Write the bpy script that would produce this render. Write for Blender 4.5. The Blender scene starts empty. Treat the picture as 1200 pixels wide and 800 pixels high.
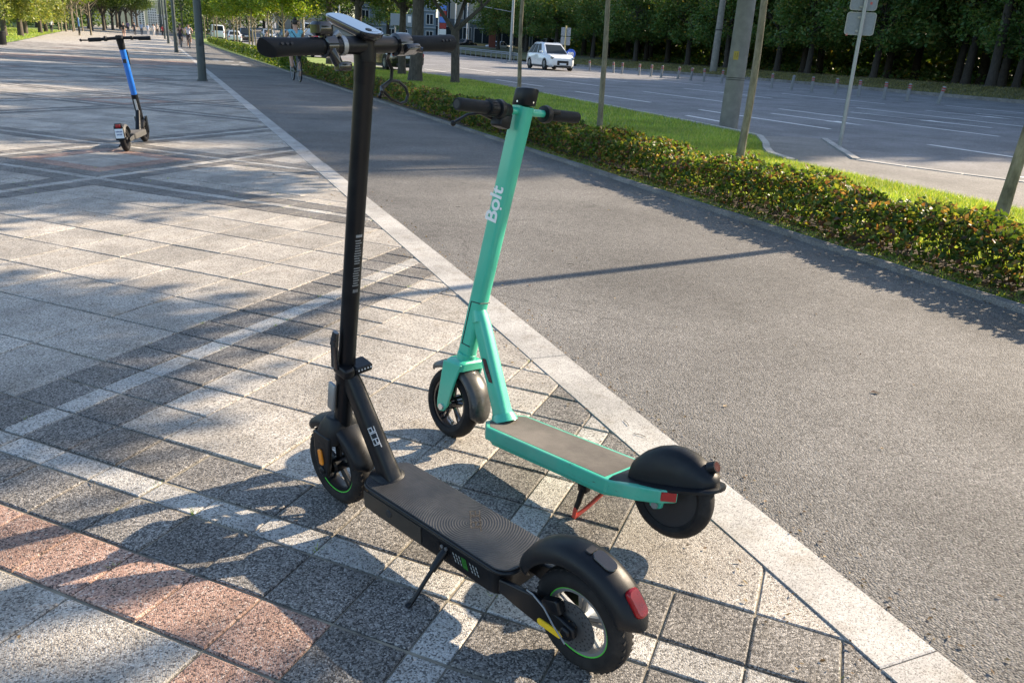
import bpy, bmesh, math, random
import numpy as np
from mathutils import Vector, Matrix
random.seed(7); RNG = np.random.default_rng(7)
S = bpy.context.scene
COL = S.collection
R = math.radians

# ------------------------------------------------------------------ camera, sky, sun, exposure
# world: +Y runs along the promenade, +X towards the road, camera stands over the origin
cam = bpy.data.cameras.new('camera'); cam_o = bpy.data.objects.new('camera', cam); COL.objects.link(cam_o)
cam.sensor_width = 36; cam.lens = 920.055/1200*36; cam.clip_start = .05; cam.clip_end = 8000
CR, CU, CF = (Vector((.91996151, -.38784835, .05696028)), Vector((.0856951, .34076317, .93623545)), Vector((.38252734, .85641936, -.34672571)))
CH = 1.296
mw = Matrix.Identity(4)
for i in range(3): mw[i][0], mw[i][1], mw[i][2] = CR[i], CU[i], -CF[i]
mw[2][3] = CH
cam_o.matrix_world = mw
S.camera = cam_o

SUN_EL, SUN_AZ = R(26), R(8)          # azimuth measured from +X towards +Y
world = bpy.data.worlds.new('World'); S.world = world; world.use_nodes = True
wn = world.node_tree.nodes; bg = wn['Background']
sky = wn.new('ShaderNodeTexSky'); sky.sky_type = 'NISHITA'; sky.sun_disc = False
sky.sun_elevation = SUN_EL; sky.sun_rotation = R(90)-SUN_AZ; sky.air_density = 1.0; sky.dust_density = 1.2; sky.ozone_density = 1.0
world.node_tree.links.new(sky.outputs[0], bg.inputs[0]); bg.inputs[1].default_value = .118
sd = bpy.data.lights.new('sun', 'SUN'); sd.energy = 5.0; sd.angle = R(.55); sd.color = (1, .82, .61)
so = bpy.data.objects.new('sun', sd); COL.objects.link(so)
sdir = Vector((math.cos(SUN_AZ)*math.cos(SUN_EL), math.sin(SUN_AZ)*math.cos(SUN_EL), math.sin(SUN_EL)))
so.rotation_euler = sdir.to_track_quat('Z', 'Y').to_euler()
so.location = sdir*60
S.view_settings.view_transform = 'Standard'; S.view_settings.look = 'None'
S.view_settings.exposure = 1.45; S.view_settings.gamma = 1
S.render.resolution_x, S.render.resolution_y = 1024, 682
S.cycles.max_bounces = 6; S.cycles.diffuse_bounces = 3; S.cycles.transmission_bounces = 4; S.cycles.transparent_max_bounces = 4

# ------------------------------------------------------------------ helpers
def tag(o, label=None, cat=None, group=None, kind=None):
    if label: o['label'] = label
    if cat: o['category'] = cat
    if group: o['group'] = group
    if kind: o['kind'] = kind
    return o
def empty(name, loc=(0, 0, 0), rz=0, label=None, cat=None, group=None, mat=None):
    o = bpy.data.objects.new(name, None); COL.objects.link(o); o.empty_display_size = .2
    if mat is not None: o.matrix_world = mat
    else: o.location = loc; o.rotation_euler = (0, 0, rz)
    return tag(o, label, cat, group)
def link(name, me, parent=None, loc=None):
    o = bpy.data.objects.new(name, me); COL.objects.link(o)
    if parent: o.parent = parent
    if loc is not None: o.location = loc
    return o
def copy_tree(o, parent=None, label=None):
    c = o.copy(); COL.objects.link(c)
    if parent: c.parent = parent
    if label: c['label'] = label
    for ch in o.children: copy_tree(ch, c)
    return c
class MB:
    """collects solids, then links them as one mesh object"""
    def __init__(s): s.v = []; s.f = []; s.m = []; s.mi = 0
    def add(s, vs, fs, mi=None):
        n = len(s.v); s.v += [tuple(v) for v in vs]; s.f += [tuple(i+n for i in f) for f in fs]
        s.m += [s.mi if mi is None else mi]*len(fs); return s
    def box(s, c, d, rot=None, mi=None):
        x, y, z = d[0]/2, d[1]/2, d[2]/2
        vs = [Vector(p) for p in ((-x, -y, -z), (x, -y, -z), (x, y, -z), (-x, y, -z), (-x, -y, z), (x, -y, z), (x, y, z), (-x, y, z))]
        if rot is not None: vs = [rot @ v for v in vs]
        vs = [v+Vector(c) for v in vs]
        return s.add(vs, [(0, 3, 2, 1), (4, 5, 6, 7), (0, 1, 5, 4), (1, 2, 6, 5), (2, 3, 7, 6), (3, 0, 4, 7)], mi)
    def rbox(s, c, d, r=.004, rot=None, mi=None, axis=2, n=3):
        """box with rounded edges about one axis and a small chamfer on the caps"""
        o = [0, 1, 2]; o.remove(axis); a, b = o
        hx, hy, hz = d[a]/2, d[b]/2, d[axis]/2; r = min(r, hx*.98, hy*.98); ch = min(r*.6, hz*.5)
        out = []
        for sx, sy, t0 in ((1, 1, 0), (-1, 1, 90), (-1, -1, 180), (1, -1, 270)):
            for k in range(n+1):
                t = R(t0+90*k/n); out.append((sx*(hx-r)+r*math.cos(t), sy*(hy-r)+r*math.sin(t)))
        rings = []
        for z, inset in ((-hz, ch), (-hz+ch, 0), (hz-ch, 0), (hz, ch)):
            ring = []
            for p in out:
                q = [0, 0, 0]; l = math.hypot(*p) or 1; k = 1-inset/max(l, 1e-6)
                q[a], q[b], q[axis] = p[0]*k, p[1]*k, z; ring.append(Vector(q))
            rings.append(ring)
        return s.loft([[ (rot @ p if rot is not None else p)+Vector(c) for p in ring] for ring in rings], True, mi=mi)
    def loft(s, rings, cap=True, closed=True, mi=None):
        n = len(rings[0]); vs = [p for r in rings for p in r]; fs = []
        for i in range(len(rings)-1):
            for j in range(n if closed else n-1):
                k = (j+1) % n; fs.append((i*n+j, i*n+k, (i+1)*n+k, (i+1)*n+j))
        if cap: fs += [tuple(reversed(range(n))), tuple(range((len(rings)-1)*n, len(rings)*n))]
        return s.add(vs, fs, mi)
    def tube(s, pts, rad, n=10, cap=True, mi=None, flat=1.0):
        pts = [Vector(p) for p in pts]
        if not hasattr(rad, '__len__'): rad = [rad]*len(pts)
        rings = []; up = None
        for i, p in enumerate(pts):
            d = (pts[min(i+1, len(pts)-1)]-pts[max(i-1, 0)]).normalized()
            if up is None:
                up = Vector((0, 0, 1)) if abs(d.z) < .9 else Vector((1, 0, 0))
            x = d.cross(up)
            if x.length < 1e-5: x = d.cross(Vector((0, 1, 0)))
            x.normalize(); y = x.cross(d).normalized(); up = y
            rings.append([p+x*rad[i]*math.cos(2*math.pi*k/n)+y*rad[i]*flat*math.sin(2*math.pi*k/n) for k in range(n)])
        return s.loft(rings, cap, mi=mi)
    def cyl(s, p0, p1, r0, r1=None, n=16, cap=True, mi=None):
        return s.tube([p0, p1], [r0, r0 if r1 is None else r1], n, cap, mi)
    def lathe(s, prof, c=(0, 0, 0), axis=(0, 1, 0), n=32, closed=False, mi=None):
        """prof: (radius, along) pairs revolved about axis"""
        ax = Vector(axis).normalized(); u = Vector((0, 0, 1)) if abs(ax.z) < .9 else Vector((1, 0, 0))
        u = (u-ax*u.dot(ax)).normalized(); w = ax.cross(u); c = Vector(c)
        rings = [[c+ax*a+u*r*math.cos(2*math.pi*k/n)+w*r*math.sin(2*math.pi*k/n) for k in range(n)] for r, a in prof]
        if closed: rings.append(rings[0])
        return s.loft(rings, False, mi=mi)
    def prism(s, poly, h0, h1, fn, mi=None):
        """polygon in 2D extruded between h0 and h1, fn maps (a, b, h) to space"""
        n = len(poly); vs = [fn(a, b, h0) for a, b in poly]+[fn(a, b, h1) for a, b in poly]
        fs = [tuple(reversed(range(n))), tuple(range(n, 2*n))]+[(i, (i+1) % n, n+(i+1) % n, n+i) for i in range(n)]
        return s.add(vs, fs, mi)
    def sphere(s, c, r, n=12, m=8, mi=None):
        r = r if hasattr(r, '__len__') else (r, r, r)
        rings = [[Vector((c[0]+r[0]*math.sin(t)*math.cos(2*math.pi*k/n), c[1]+r[1]*math.sin(t)*math.sin(2*math.pi*k/n), c[2]+r[2]*math.cos(t))) for k in range(n)]
                 for t in [max(.02, min(math.pi-.02, math.pi*i/m)) for i in range(m+1)]]
        return s.loft(rings, True, mi=mi)
    def build(s, name, mats, parent=None, smooth=False, bevel=0, loc=None, angle=40, seg=2):
        me = bpy.data.meshes.new(name); me.from_pydata(s.v, [], s.f)
        for m in (mats if isinstance(mats, (list, tuple)) else [mats]): me.materials.append(m)
        if any(s.m): me.polygons.foreach_set('material_index', s.m)
        bm = bmesh.new(); bm.from_mesh(me); bmesh.ops.recalc_face_normals(bm, faces=bm.faces); bm.to_mesh(me); bm.free()
        if smooth:
            me.polygons.foreach_set('use_smooth', [True]*len(me.polygons)); me.set_sharp_from_angle(angle=R(angle))
        me.update()
        o = link(name, me, parent, loc)
        if bevel:
            b = o.modifiers.new('edge', 'BEVEL'); b.width = bevel; b.segments = seg; b.limit_method = 'ANGLE'; b.angle_limit = R(35)
        return o
def np_mesh(name, V, F, mats, parent=None, loc=None, mi=None, smooth=False):
    V = np.asarray(V, np.float32); F = np.asarray(F, np.int32); k = F.shape[1]
    me = bpy.data.meshes.new(name); me.vertices.add(len(V)); me.vertices.foreach_set('co', V.ravel())
    me.loops.add(F.size); me.loops.foreach_set('vertex_index', F.ravel())
    me.polygons.add(len(F)); me.polygons.foreach_set('loop_start', np.arange(0, F.size, k, dtype=np.int32))
    for m in (mats if isinstance(mats, (list, tuple)) else [mats]): me.materials.append(m)
    if mi is not None: me.polygons.foreach_set('material_index', np.asarray(mi, np.int32))
    if smooth: me.polygons.foreach_set('use_smooth', [True]*len(F))
    me.update(calc_edges=True); me.validate()
    return link(name, me, parent, loc)
def text_mesh(body, size, depth=.0006, bold=0.0):
    cu = bpy.data.curves.new('lettering', 'FONT'); cu.body = body; cu.size = size; cu.extrude = depth; cu.offset = bold
    cu.align_x = 'CENTER'; cu.align_y = 'CENTER'; cu.resolution_u = 4
    o = bpy.data.objects.new('lettering', cu); COL.objects.link(o)
    dg = bpy.context.evaluated_depsgraph_get(); me = bpy.data.meshes.new_from_object(o.evaluated_get(dg))
    bpy.data.objects.remove(o); return me
def gz(x, y):
    """height of the terrain: level near the camera, rising gently far down the avenue and towards the far side of the road"""
    yy = np.clip(np.asarray(y, float)-60, 0, 200); q = np.where(yy < 100, yy**2, 10000+200*(yy-100))
    t = np.clip((np.asarray(x, float)-8)/12, 0, 1); t = t*t*(3-2*t)
    return .00005*q+t*.00012*q+.012*np.clip(np.asarray(x, float)-12, 0, 30)
def Z(x, y): return float(gz(x, y))

# ------------------------------------------------------------------ materials
def new_mat(name):
    m = bpy.data.materials.new(name); m.use_nodes = True; nt = m.node_tree
    return m, nt, nt.nodes, nt.links, nt.nodes['Principled BSDF']
def ramp(nd, stops, interp='LINEAR'):
    r = nd.new('ShaderNodeValToRGB'); r.color_ramp.interpolation = interp; e = r.color_ramp.elements
    while len(e) < len(stops): e.new(.5)
    for i, (p, c) in enumerate(stops): e[i].position = p; e[i].color = (*c, 1) if hasattr(c, '__len__') else (c, c, c, 1)
    return r
def mixc(nd, lk, a, b, f, mode='MIX'):
    m = nd.new('ShaderNodeMix'); m.data_type = 'RGBA'; m.blend_type = mode
    for s, v in ((m.inputs['Factor'], f), (m.inputs['A'], a), (m.inputs['B'], b)):
        if isinstance(v, bpy.types.NodeSocket): lk.new(v, s)
        elif hasattr(v, '__len__'): s.default_value = (*v, 1)
        else: s.default_value = v
    return m.outputs['Result']
def math_n(nd, lk, op, a, b=0.0, clamp=False):
    m = nd.new('ShaderNodeMath'); m.operation = op; m.use_clamp = clamp
    for s, v in ((m.inputs[0], a), (m.inputs[1], b)):
        if isinstance(v, bpy.types.NodeSocket): lk.new(v, s)
        else: s.default_value = v
    return m.outputs[0]
def noise(nd, lk, vec, scale, detail=3, rough=.55):
    n = nd.new('ShaderNodeTexNoise'); n.inputs['Scale'].default_value = scale; n.inputs['Detail'].default_value = detail; n.inputs['Roughness'].default_value = rough
    if vec is not None: lk.new(vec, n.inputs['Vector'])
    return n.outputs['Fac']
def bump(nd, lk, h, strength, dist, bsdf):
    b = nd.new('ShaderNodeBump'); b.inputs['Strength'].default_value = strength; b.inputs['Distance'].default_value = dist
    lk.new(h, b.inputs['Height']); lk.new(b.outputs[0], bsdf.inputs['Normal']); return b
def pbr(name, col, rough=.5, metal=0.0, coat=0.0, var=.12, vscale=30, bmp=0.0, bscale=400, spec=.5, dust=0.0, emit=None, scuff=0.0):
    m, nt, nd, lk, b = new_mat(name)
    tc = nd.new('ShaderNodeTexCoord').outputs['Object']
    n1 = noise(nd, lk, tc, vscale, 4)
    lo = tuple(c*(1-var) for c in col); hi = tuple(min(1, c*(1+var)) for c in col)
    r = ramp(nd, [(.3, lo), (.7, hi)]); lk.new(n1, r.inputs[0]); c = r.outputs[0]
    if dust:
        n2 = noise(nd, lk, tc, vscale*.4, 5, .7); r2 = ramp(nd, [(.45, 0), (.8, dust)]); lk.new(n2, r2.inputs[0])
        c = mixc(nd, lk, c, (.33, .30, .26), r2.outputs[0])
    if scuff:
        mp = nd.new('ShaderNodeMapping'); mp.inputs['Scale'].default_value = (16, 60, 90); lk.new(tc, mp.inputs[0]); n5 = noise(nd, lk, mp.outputs[0], 1.0, 6, .75)
        r5 = ramp(nd, [(.60, 0), (.66, scuff)]); lk.new(n5, r5.inputs[0]); c = mixc(nd, lk, c, (.05, .06, .055), r5.outputs[0])
    lk.new(c, b.inputs['Base Color'])
    rr = ramp(nd, [(.3, max(0, rough-.08)), (.7, min(1, rough+.08))]); lk.new(n1, rr.inputs[0]); lk.new(rr.outputs[0], b.inputs['Roughness'])
    b.inputs['Metallic'].default_value = metal; b.inputs['Coat Weight'].default_value = coat; b.inputs['Coat Roughness'].default_value = .08
    b.inputs['Specular IOR Level'].default_value = spec
    if bmp: bump(nd, lk, noise(nd, lk, tc, bscale, 3), bmp, .002, b)
    if emit: b.inputs['Emission Color'].default_value = (*emit, 1); b.inputs['Emission Strength'].default_value = 1
    return m
def island_rand(nd, lk):
    g = nd.new('ShaderNodeNewGeometry'); oi = nd.new('ShaderNodeObjectInfo')
    s = math_n(nd, lk, 'ADD', g.outputs['Random Per Island'], oi.outputs['Random']); return math_n(nd, lk, 'FRACT', s), g
def granite(name, stops, scale=250, tone=.26, bstr=.45, dirt=.3):
    """washed aggregate: one colour per pebble, tone differing from slab to slab"""
    m, nt, nd, lk, b = new_mat(name)
    rnd, g = island_rand(nd, lk); pos = g.outputs['Position']
    v = nd.new('ShaderNodeTexVoronoi'); v.inputs['Scale'].default_value = scale; lk.new(pos, v.inputs['Vector'])
    sp = nd.new('ShaderNodeSeparateColor'); lk.new(v.outputs['Color'], sp.inputs[0])
    r = ramp(nd, stops, 'CONSTANT'); lk.new(sp.outputs[0], r.inputs[0]); c = r.outputs[0]
    t = math_n(nd, lk, 'MULTIPLY_ADD', rnd, tone); nd[t.node.name].inputs[2].default_value = 1-tone*.5
    c = mixc(nd, lk, c, t, 1.0, 'MULTIPLY')
    n1 = noise(nd, lk, pos, 2.2, 5, .65); r1 = ramp(nd, [(.38, 1-dirt), (.62, 1.04)]); lk.new(n1, r1.inputs[0])
    c = mixc(nd, lk, c, r1.outputs[0], 1.0, 'MULTIPLY')
    n3 = noise(nd, lk, pos, 7.5, 6, .7); r3 = ramp(nd, [(.52, (1, 1, 1)), (.74, (.74, .70, .64))]); lk.new(n3, r3.inputs[0]); c = mixc(nd, lk, c, r3.outputs[0], 1.0, 'MULTIPLY')
    gv = nd.new('ShaderNodeTexVoronoi'); gv.inputs['Scale'].default_value = 2.6; lk.new(pos, gv.inputs['Vector']); gs_ = nd.new('ShaderNodeSeparateColor'); lk.new(gv.outputs['Color'], gs_.inputs[0])
    thr = math_n(nd, lk, 'MULTIPLY', gs_.outputs[0], .075); thr = math_n(nd, lk, 'SUBTRACT', thr, .03); gm_ = math_n(nd, lk, 'LESS_THAN', gv.outputs['Distance'], thr); gm_ = math_n(nd, lk, 'MULTIPLY', gm_, .55)
    c = mixc(nd, lk, c, (.09, .085, .08), gm_)
    lk.new(c, b.inputs['Base Color']); b.inputs['Roughness'].default_value = .78; b.inputs['Specular IOR Level'].default_value = .35
    bump(nd, lk, math_n(nd, lk, 'MULTIPLY', v.outputs['Distance'], -1.0), bstr, .004, b)
    return m
def asphalt(name, base, scale=170, contrast=.5, warm=(1, .95, .87), bstr=.7, cracks=True):
    m, nt, nd, lk, b = new_mat(name)
    pos = nd.new('ShaderNodeNewGeometry').outputs['Position']
    v = nd.new('ShaderNodeTexVoronoi'); v.inputs['Scale'].default_value = scale; lk.new(pos, v.inputs['Vector'])
    sp = nd.new('ShaderNodeSeparateColor'); lk.new(v.outputs['Color'], sp.inputs[0])
    cs = [tuple(base*k*w for w in warm) for k in (1-contrast, 1-.35*contrast, 1, 1+.5*contrast, 1+1.1*contrast)]
    r = ramp(nd, list(zip((0, .2, .45, .75, .92), cs)), 'CONSTANT'); lk.new(sp.outputs[0], r.inputs[0])
    n1 = noise(nd, lk, pos, .9, 6, .62); r1 = ramp(nd, [(.36, .8), (.64, 1.12)]); lk.new(n1, r1.inputs[0])
    c = mixc(nd, lk, r.outputs[0], r1.outputs[0], 1.0, 'MULTIPLY')
    n2 = noise(nd, lk, pos, 14, 4, .6); r2 = ramp(nd, [(.35, .9), (.65, 1.08)]); lk.new(n2, r2.inputs[0])
    c = mixc(nd, lk, c, r2.outputs[0], 1.0, 'MULTIPLY')
    n4 = noise(nd, lk, pos, .33, 5, .6); r4 = ramp(nd, [(.42, .86), (.5, 1.0), (.62, 1.1)]); lk.new(n4, r4.inputs[0]); c = mixc(nd, lk, c, r4.outputs[0], 1.0, 'MULTIPLY')
    if cracks:
        dn = nd.new('ShaderNodeTexNoise'); dn.inputs['Scale'].default_value = 3; dn.inputs['Detail'].default_value = 5; lk.new(pos, dn.inputs['Vector'])
        wp = nd.new('ShaderNodeVectorMath'); wp.operation = 'MULTIPLY_ADD'; lk.new(dn.outputs['Color'], wp.inputs[0]); wp.inputs[1].default_value = (.35, .35, 0); lk.new(pos, wp.inputs[2])
        cv = nd.new('ShaderNodeTexVoronoi'); cv.feature = 'DISTANCE_TO_EDGE'; cv.inputs['Scale'].default_value = .42; lk.new(wp.outputs[0], cv.inputs['Vector'])
        cm = noise(nd, lk, pos, .7, 2); gate = ramp(nd, [(.5, 0), (.58, 1)]); lk.new(cm, gate.inputs[0])
        cr_ = ramp(nd, [(.0, .7), (.005, 1.0)]); lk.new(cv.outputs['Distance'], cr_.inputs[0])
        c = mixc(nd, lk, c, cr_.outputs[0], gate.outputs[0], 'MULTIPLY')
    lk.new(c, b.inputs['Base Color']); b.inputs['Roughness'].default_value = .85; b.inputs['Specular IOR Level'].default_value = .3
    bump(nd, lk, math_n(nd, lk, 'MULTIPLY', v.outputs['Distance'], -1.0), bstr, .006, b)
    return m
def leafmat(name, stops, trans=.35, rough=.45, tcol=1.25):
    m, nt, nd, lk, b = new_mat(name)
    rnd, g = island_rand(nd, lk); r = ramp(nd, stops); lk.new(rnd, r.inputs[0])
    n1 = noise(nd, lk, g.outputs['Position'], .8, 3); rv = ramp(nd, [(.35, .72), (.65, 1.2)]); lk.new(n1, rv.inputs[0])
    c = mixc(nd, lk, r.outputs[0], rv.outputs[0], 1.0, 'MULTIPLY')
    lk.new(c, b.inputs['Base Color']); b.inputs['Roughness'].default_value = rough; b.inputs['Specular IOR Level'].default_value = .4
    t = nd.new('ShaderNodeBsdfTranslucent'); tm = mixc(nd, lk, c, (tcol*1.5, tcol*1.35, .55), 1.0, 'MULTIPLY'); lk.new(tm, t.inputs[0])
    mx = nd.new('ShaderNodeMixShader'); mx.inputs[0].default_value = trans; lk.new(b.outputs[0], mx.inputs[1]); lk.new(t.outputs[0], mx.inputs[2])
    lk.new(mx.outputs[0], nd['Material Output'].inputs[0]); return m
def bark(name, c0, c1, scale=14):
    m, nt, nd, lk, b = new_mat(name)
    tc = nd.new('ShaderNodeNewGeometry').outputs['Position']
    mp = nd.new('ShaderNodeMapping'); mp.inputs['Scale'].default_value = (1, 1, .35); lk.new(tc, mp.inputs[0])
    n1 = noise(nd, lk, mp.outputs[0], scale, 6, .7); r = ramp(nd, [(.32, c0), (.68, c1)]); lk.new(n1, r.inputs[0])
    lk.new(r.outputs[0], b.inputs['Base Color']); b.inputs['Roughness'].default_value = .9
    bump(nd, lk, n1, .7, .02, b); return m
def ground_mat(name, cols, scale, bstr=.4):
    m, nt, nd, lk, b = new_mat(name); pos = nd.new('ShaderNodeNewGeometry').outputs['Position']
    n1 = noise(nd, lk, pos, scale, 8, .7); r = ramp(nd, [(.3, cols[0]), (.5, cols[1]), (.72, cols[2])]); lk.new(n1, r.inputs[0])
    n2 = noise(nd, lk, pos, scale*.06, 4); r2 = ramp(nd, [(.35, .75), (.65, 1.2)]); lk.new(n2, r2.inputs[0])
    lk.new(mixc(nd, lk, r.outputs[0], r2.outputs[0], 1.0, 'MULTIPLY'), b.inputs['Base Color']); b.inputs['Roughness'].default_value = .95
    bump(nd, lk, n1, bstr, .02, b); return m
M = {}
M['tile_light'] = granite('light_aggregate', [(0, (.14, .128, .116)), (.16, (.29, .265, .235)), (.34, (.41, .38, .335)), (.66, (.495, .465, .41)), (.88, (.61, .58, .53))])
M['tile_white'] = granite('white_aggregate', [(0, (.15, .145, .135)), (.18, (.34, .325, .30)), (.40, (.46, .445, .41)), (.72, (.56, .545, .51))], tone=.22)
M['tile_dark'] = granite('dark_aggregate', [(0, (.06, .057, .054)), (.28, (.15, .142, .132)), (.55, (.24, .226, .208)), (.82, (.33, .312, .285)), (.95, (.42, .40, .37))])
M['tile_red'] = granite('red_aggregate', [(0, (.085, .06, .052)), (.18, (.30, .185, .145)), (.44, (.41, .265, .205)), (.76, (.49, .34, .27)), (.93, (.58, .48, .41))])
M['joint'] = ground_mat('joint_sand', [(.10, .09, .072), (.22, .20, .155), (.38, .34, .25)], 9, .5)
M['kerb'] = granite('kerb_granite', [(0, (.20, .195, .185)), (.14, (.36, .352, .335)), (.42, (.44, .43, .41)), (.78, (.51, .50, .475))], scale=340, tone=.16, bstr=.2, dirt=.28)
M['kerb_grey'] = granite('grey_concrete_kerb', [(0, (.12, .12, .115)), (.3, (.22, .215, .205)), (.7, (.29, .28, .265))], scale=260, tone=.15, bstr=.2)
M['asphalt'] = asphalt('path_asphalt', .172, warm=(1, .97, .925))
M['road'] = asphalt('road_asphalt', .215, 90, .35, (.98, .98, 1.0))
M['bay'] = asphalt('bay_asphalt', .23, 110, .35, (1, .96, .9))
M['paint'] = pbr('road_paint', (.72, .72, .70), .7, var=.15, vscale=6)
M['soil'] = ground_mat('soil', [(.035, .026, .018), (.07, .052, .035), (.13, .10, .065)], 30)
M['dullblade'] = leafmat('verge_blades', [(0, (.075, .085, .03)), (.5, (.14, .14, .055)), (1, (.26, .23, .11))], .3)
M['lawn'] = ground_mat('lawn_ground', [(.09, .14, .03), (.165, .245, .05), (.27, .30, .09)], 24)
M['verge'] = ground_mat('verge_ground', [(.05, .06, .02), (.10, .105, .04), (.19, .16, .07)], 6)
M['land'] = ground_mat('land', [(.05, .065, .025), (.08, .09, .035), (.14, .13, .07)], .8)
M['blade'] = leafmat('grass_blades', [(0, (.105, .19, .035)), (.5, (.20, .32, .055)), (.85, (.34, .41, .11)), (1, (.46, .42, .18))], .42)
M['hedge'] = leafmat('hedge_leaves', [(0, (.035, .075, .016)), (.30, (.065, .122, .024)), (.54, (.12, .185, .032)), (.70, (.22, .25, .05)), (.76, (.10, .062, .04)), (.86, (.15, .072, .05)), (.94, (.34, .27, .09)), (1, (.32, .15, .07))], .45, .5, 1.1)
M['hedge_far'] = leafmat('green_hedge_leaves', [(0, (.03, .07, .012)), (.5, (.07, .13, .02)), (.85, (.14, .19, .03)), (1, (.2, .2, .04))], .42, .4)
M['lf_young'] = leafmat('young_leaves', [(0, (.07, .14, .018)), (.5, (.125, .21, .026)), (.85, (.22, .28, .04)), (1, (.33, .30, .05))], .42)
M['lf_olive'] = leafmat('olive_leaves', [(0, (.09, .14, .035)), (.5, (.17, .22, .06)), (1, (.30, .31, .12))], .38)
M['lf_big'] = leafmat('broad_leaves', [(0, (.03, .07, .014)), (.5, (.06, .11, .02)), (1, (.12, .16, .03))], .36)
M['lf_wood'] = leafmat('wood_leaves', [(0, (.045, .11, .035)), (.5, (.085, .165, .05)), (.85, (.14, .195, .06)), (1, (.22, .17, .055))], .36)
M['bark_young'] = bark('young_bark', (.10, .085, .055), (.27, .235, .165))
M['bark_dark'] = bark('dark_bark', (.035, .03, .025), (.11, .095, .075))
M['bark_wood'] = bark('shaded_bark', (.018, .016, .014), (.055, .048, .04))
M['post'] = pbr('dark_post_paint', (.045, .06, .066), .42, .2, var=.1, vscale=4)
M['concrete'] = pbr('concrete', (.19, .185, .165), .9, var=.22, vscale=5, bmp=.4, bscale=60)
M['galv'] = pbr('galvanised_steel', (.30, .315, .325), .45, .7, var=.12, vscale=10)
M['rubber'] = pbr('tyre_rubber', (.010, .010, .011), .78, var=.2, vscale=40, bmp=.2, dust=.07, spec=.3)
M['blk'] = pbr('black_satin_metal', (.0048, .006, .0082), .36, .05, var=.12, bmp=.05, bscale=900, spec=.34)
M['blkplastic'] = pbr('black_plastic', (.0052, .0068, .0094), .44, var=.12, bmp=.08, bscale=700, dust=.012, spec=.3)
M['blkgloss'] = pbr('black_gloss_plastic', (.012, .012, .014), .16, var=.05, coat=.4)
M['grip'] = pbr('grip_rubber', (.0075, .0095, .013), .62, var=.1, bmp=.3, bscale=350, spec=.25)
M['teal'] = pbr('teal_paint', (.045, .45, .30), .40, .0, coat=.5, var=.05, vscale=8, bmp=.02, dust=.05)
M['tealworn'] = pbr('worn_teal_paint', (.04, .40, .27), .45, .0, coat=.3, var=.1, vscale=12, dust=.3, scuff=.8)
M['blue'] = pbr('blue_paint', (.02, .17, .62), .34, coat=.4, var=.05)
M['gripmat'] = pbr('scuffed_grip_mat', (.085, .078, .07), .9, var=.25, vscale=9, bmp=.4, bscale=800, dust=.35)
M['grey'] = pbr('grey_plastic', (.16, .155, .145), .55, var=.1, dust=.2)
M['alu'] = pbr('bare_aluminium', (.62, .62, .62), .3, .9, var=.08)
M['redlens'] = pbr('red_lens', (.30, .006, .010), .32, coat=.1, var=.15, vscale=60)
M['darklens'] = pbr('dark_red_lens', (.06, .02, .02), .25, coat=.4)
M['redrod'] = pbr('red_paint', (.55, .07, .045), .4, coat=.3)
M['orange'] = pbr('orange_reflector', (.85, .27, .015), .3, coat=.5, bmp=.3, bscale=500)
M['yellow'] = pbr('yellow_reflector', (.85, .55, .02), .35, coat=.4, bmp=.3, bscale=500)
M['limegreen'] = pbr('green_stripe', (.09, .55, .06), .4, var=.05)
M['white'] = pbr('white_print', (.78, .78, .76), .5, var=.04)
M['lgrey'] = pbr('light_print', (.50, .51, .52), .45, var=.05)
M['screen'] = pbr('glass_screen', (.02, .022, .026), .06, var=.02, coat=1.0, spec=.8)
M['plate'] = pbr('white_plate', (.70, .76, .82), .4, var=.05)
M['carglass'] = pbr('car_glass', (.02, .028, .034), .35, var=.05, coat=0, spec=.08)
M['dark'] = pbr('dark_trim', (.02, .02, .022), .6, var=.1)
M['headlamp'] = pbr('headlamp_glass', (.22, .24, .26), .12, .4, var=.1, coat=.6)
M['chrome'] = pbr('chrome', (.7, .7, .72), .15, .95, var=.05)
M['skin'] = pbr('skin', (.45, .27, .19), .55, var=.08)
M['hair'] = pbr('dark_hair', (.018, .014, .012), .55, var=.3, vscale=120)
def mono(name, col, rough=.8, **k):
    if name not in M: M[name] = pbr(name, col, rough, **k)
    return M[name]
# ------------------------------------------------------------------ the setting: terrain sheets
def geo(a, b, n):  return list(np.geomspace(a, b, n))
def sheet(name, ys, left, right, nx, mat, off, parent=None, kind='structure'):
    V = []; F = []
    for y in ys:
        x0, x1 = left(y), right(y)
        for i in range(nx+1):
            x = x0+(x1-x0)*i/nx; V.append((x, y, Z(x, y)+off))
    for j in range(len(ys)-1):
        for i in range(nx): a = j*(nx+1)+i; F.append((a, a+1, a+nx+2, a+nx+1))
    o = np_mesh(name, V, F, mat, parent, smooth=True); return tag(o, kind=kind)
def pw(pts):
    xs = [p[0] for p in pts]; ys = [p[1] for p in pts]
    return lambda y: float(np.interp(y, xs, ys))
gx = sorted([-v for v in geo(14, 4000, 14)]+[-10, -6, 0, 4, 8, 10, 12, 16, 20, 25, 30, 36, 42, 50]+geo(60, 4000, 14))
gy = sorted([-v for v in geo(5, 4000, 12)]+[0, 20, 40, 60]+[60+8*i for i in range(1, 27)]+geo(290, 4000, 12))
V = [(x, y, Z(x, y)-.12) for y in gy for x in gx]; n = len(gx)
tag(np_mesh('ground', V, [(j*n+i, j*n+i+1, (j+1)*n+i+1, (j+1)*n+i) for j in range(len(gy)-1) for i in range(n-1)], M['land'], smooth=True), kind='structure')
YS = [-8, 0, 10, 20, 30, 40, 50, 60]+[60+6*i for i in range(1, 35)]
YN = [-8+1.2*i for i in range(60)]+[64+6*i for i in range(1, 34)]
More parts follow.
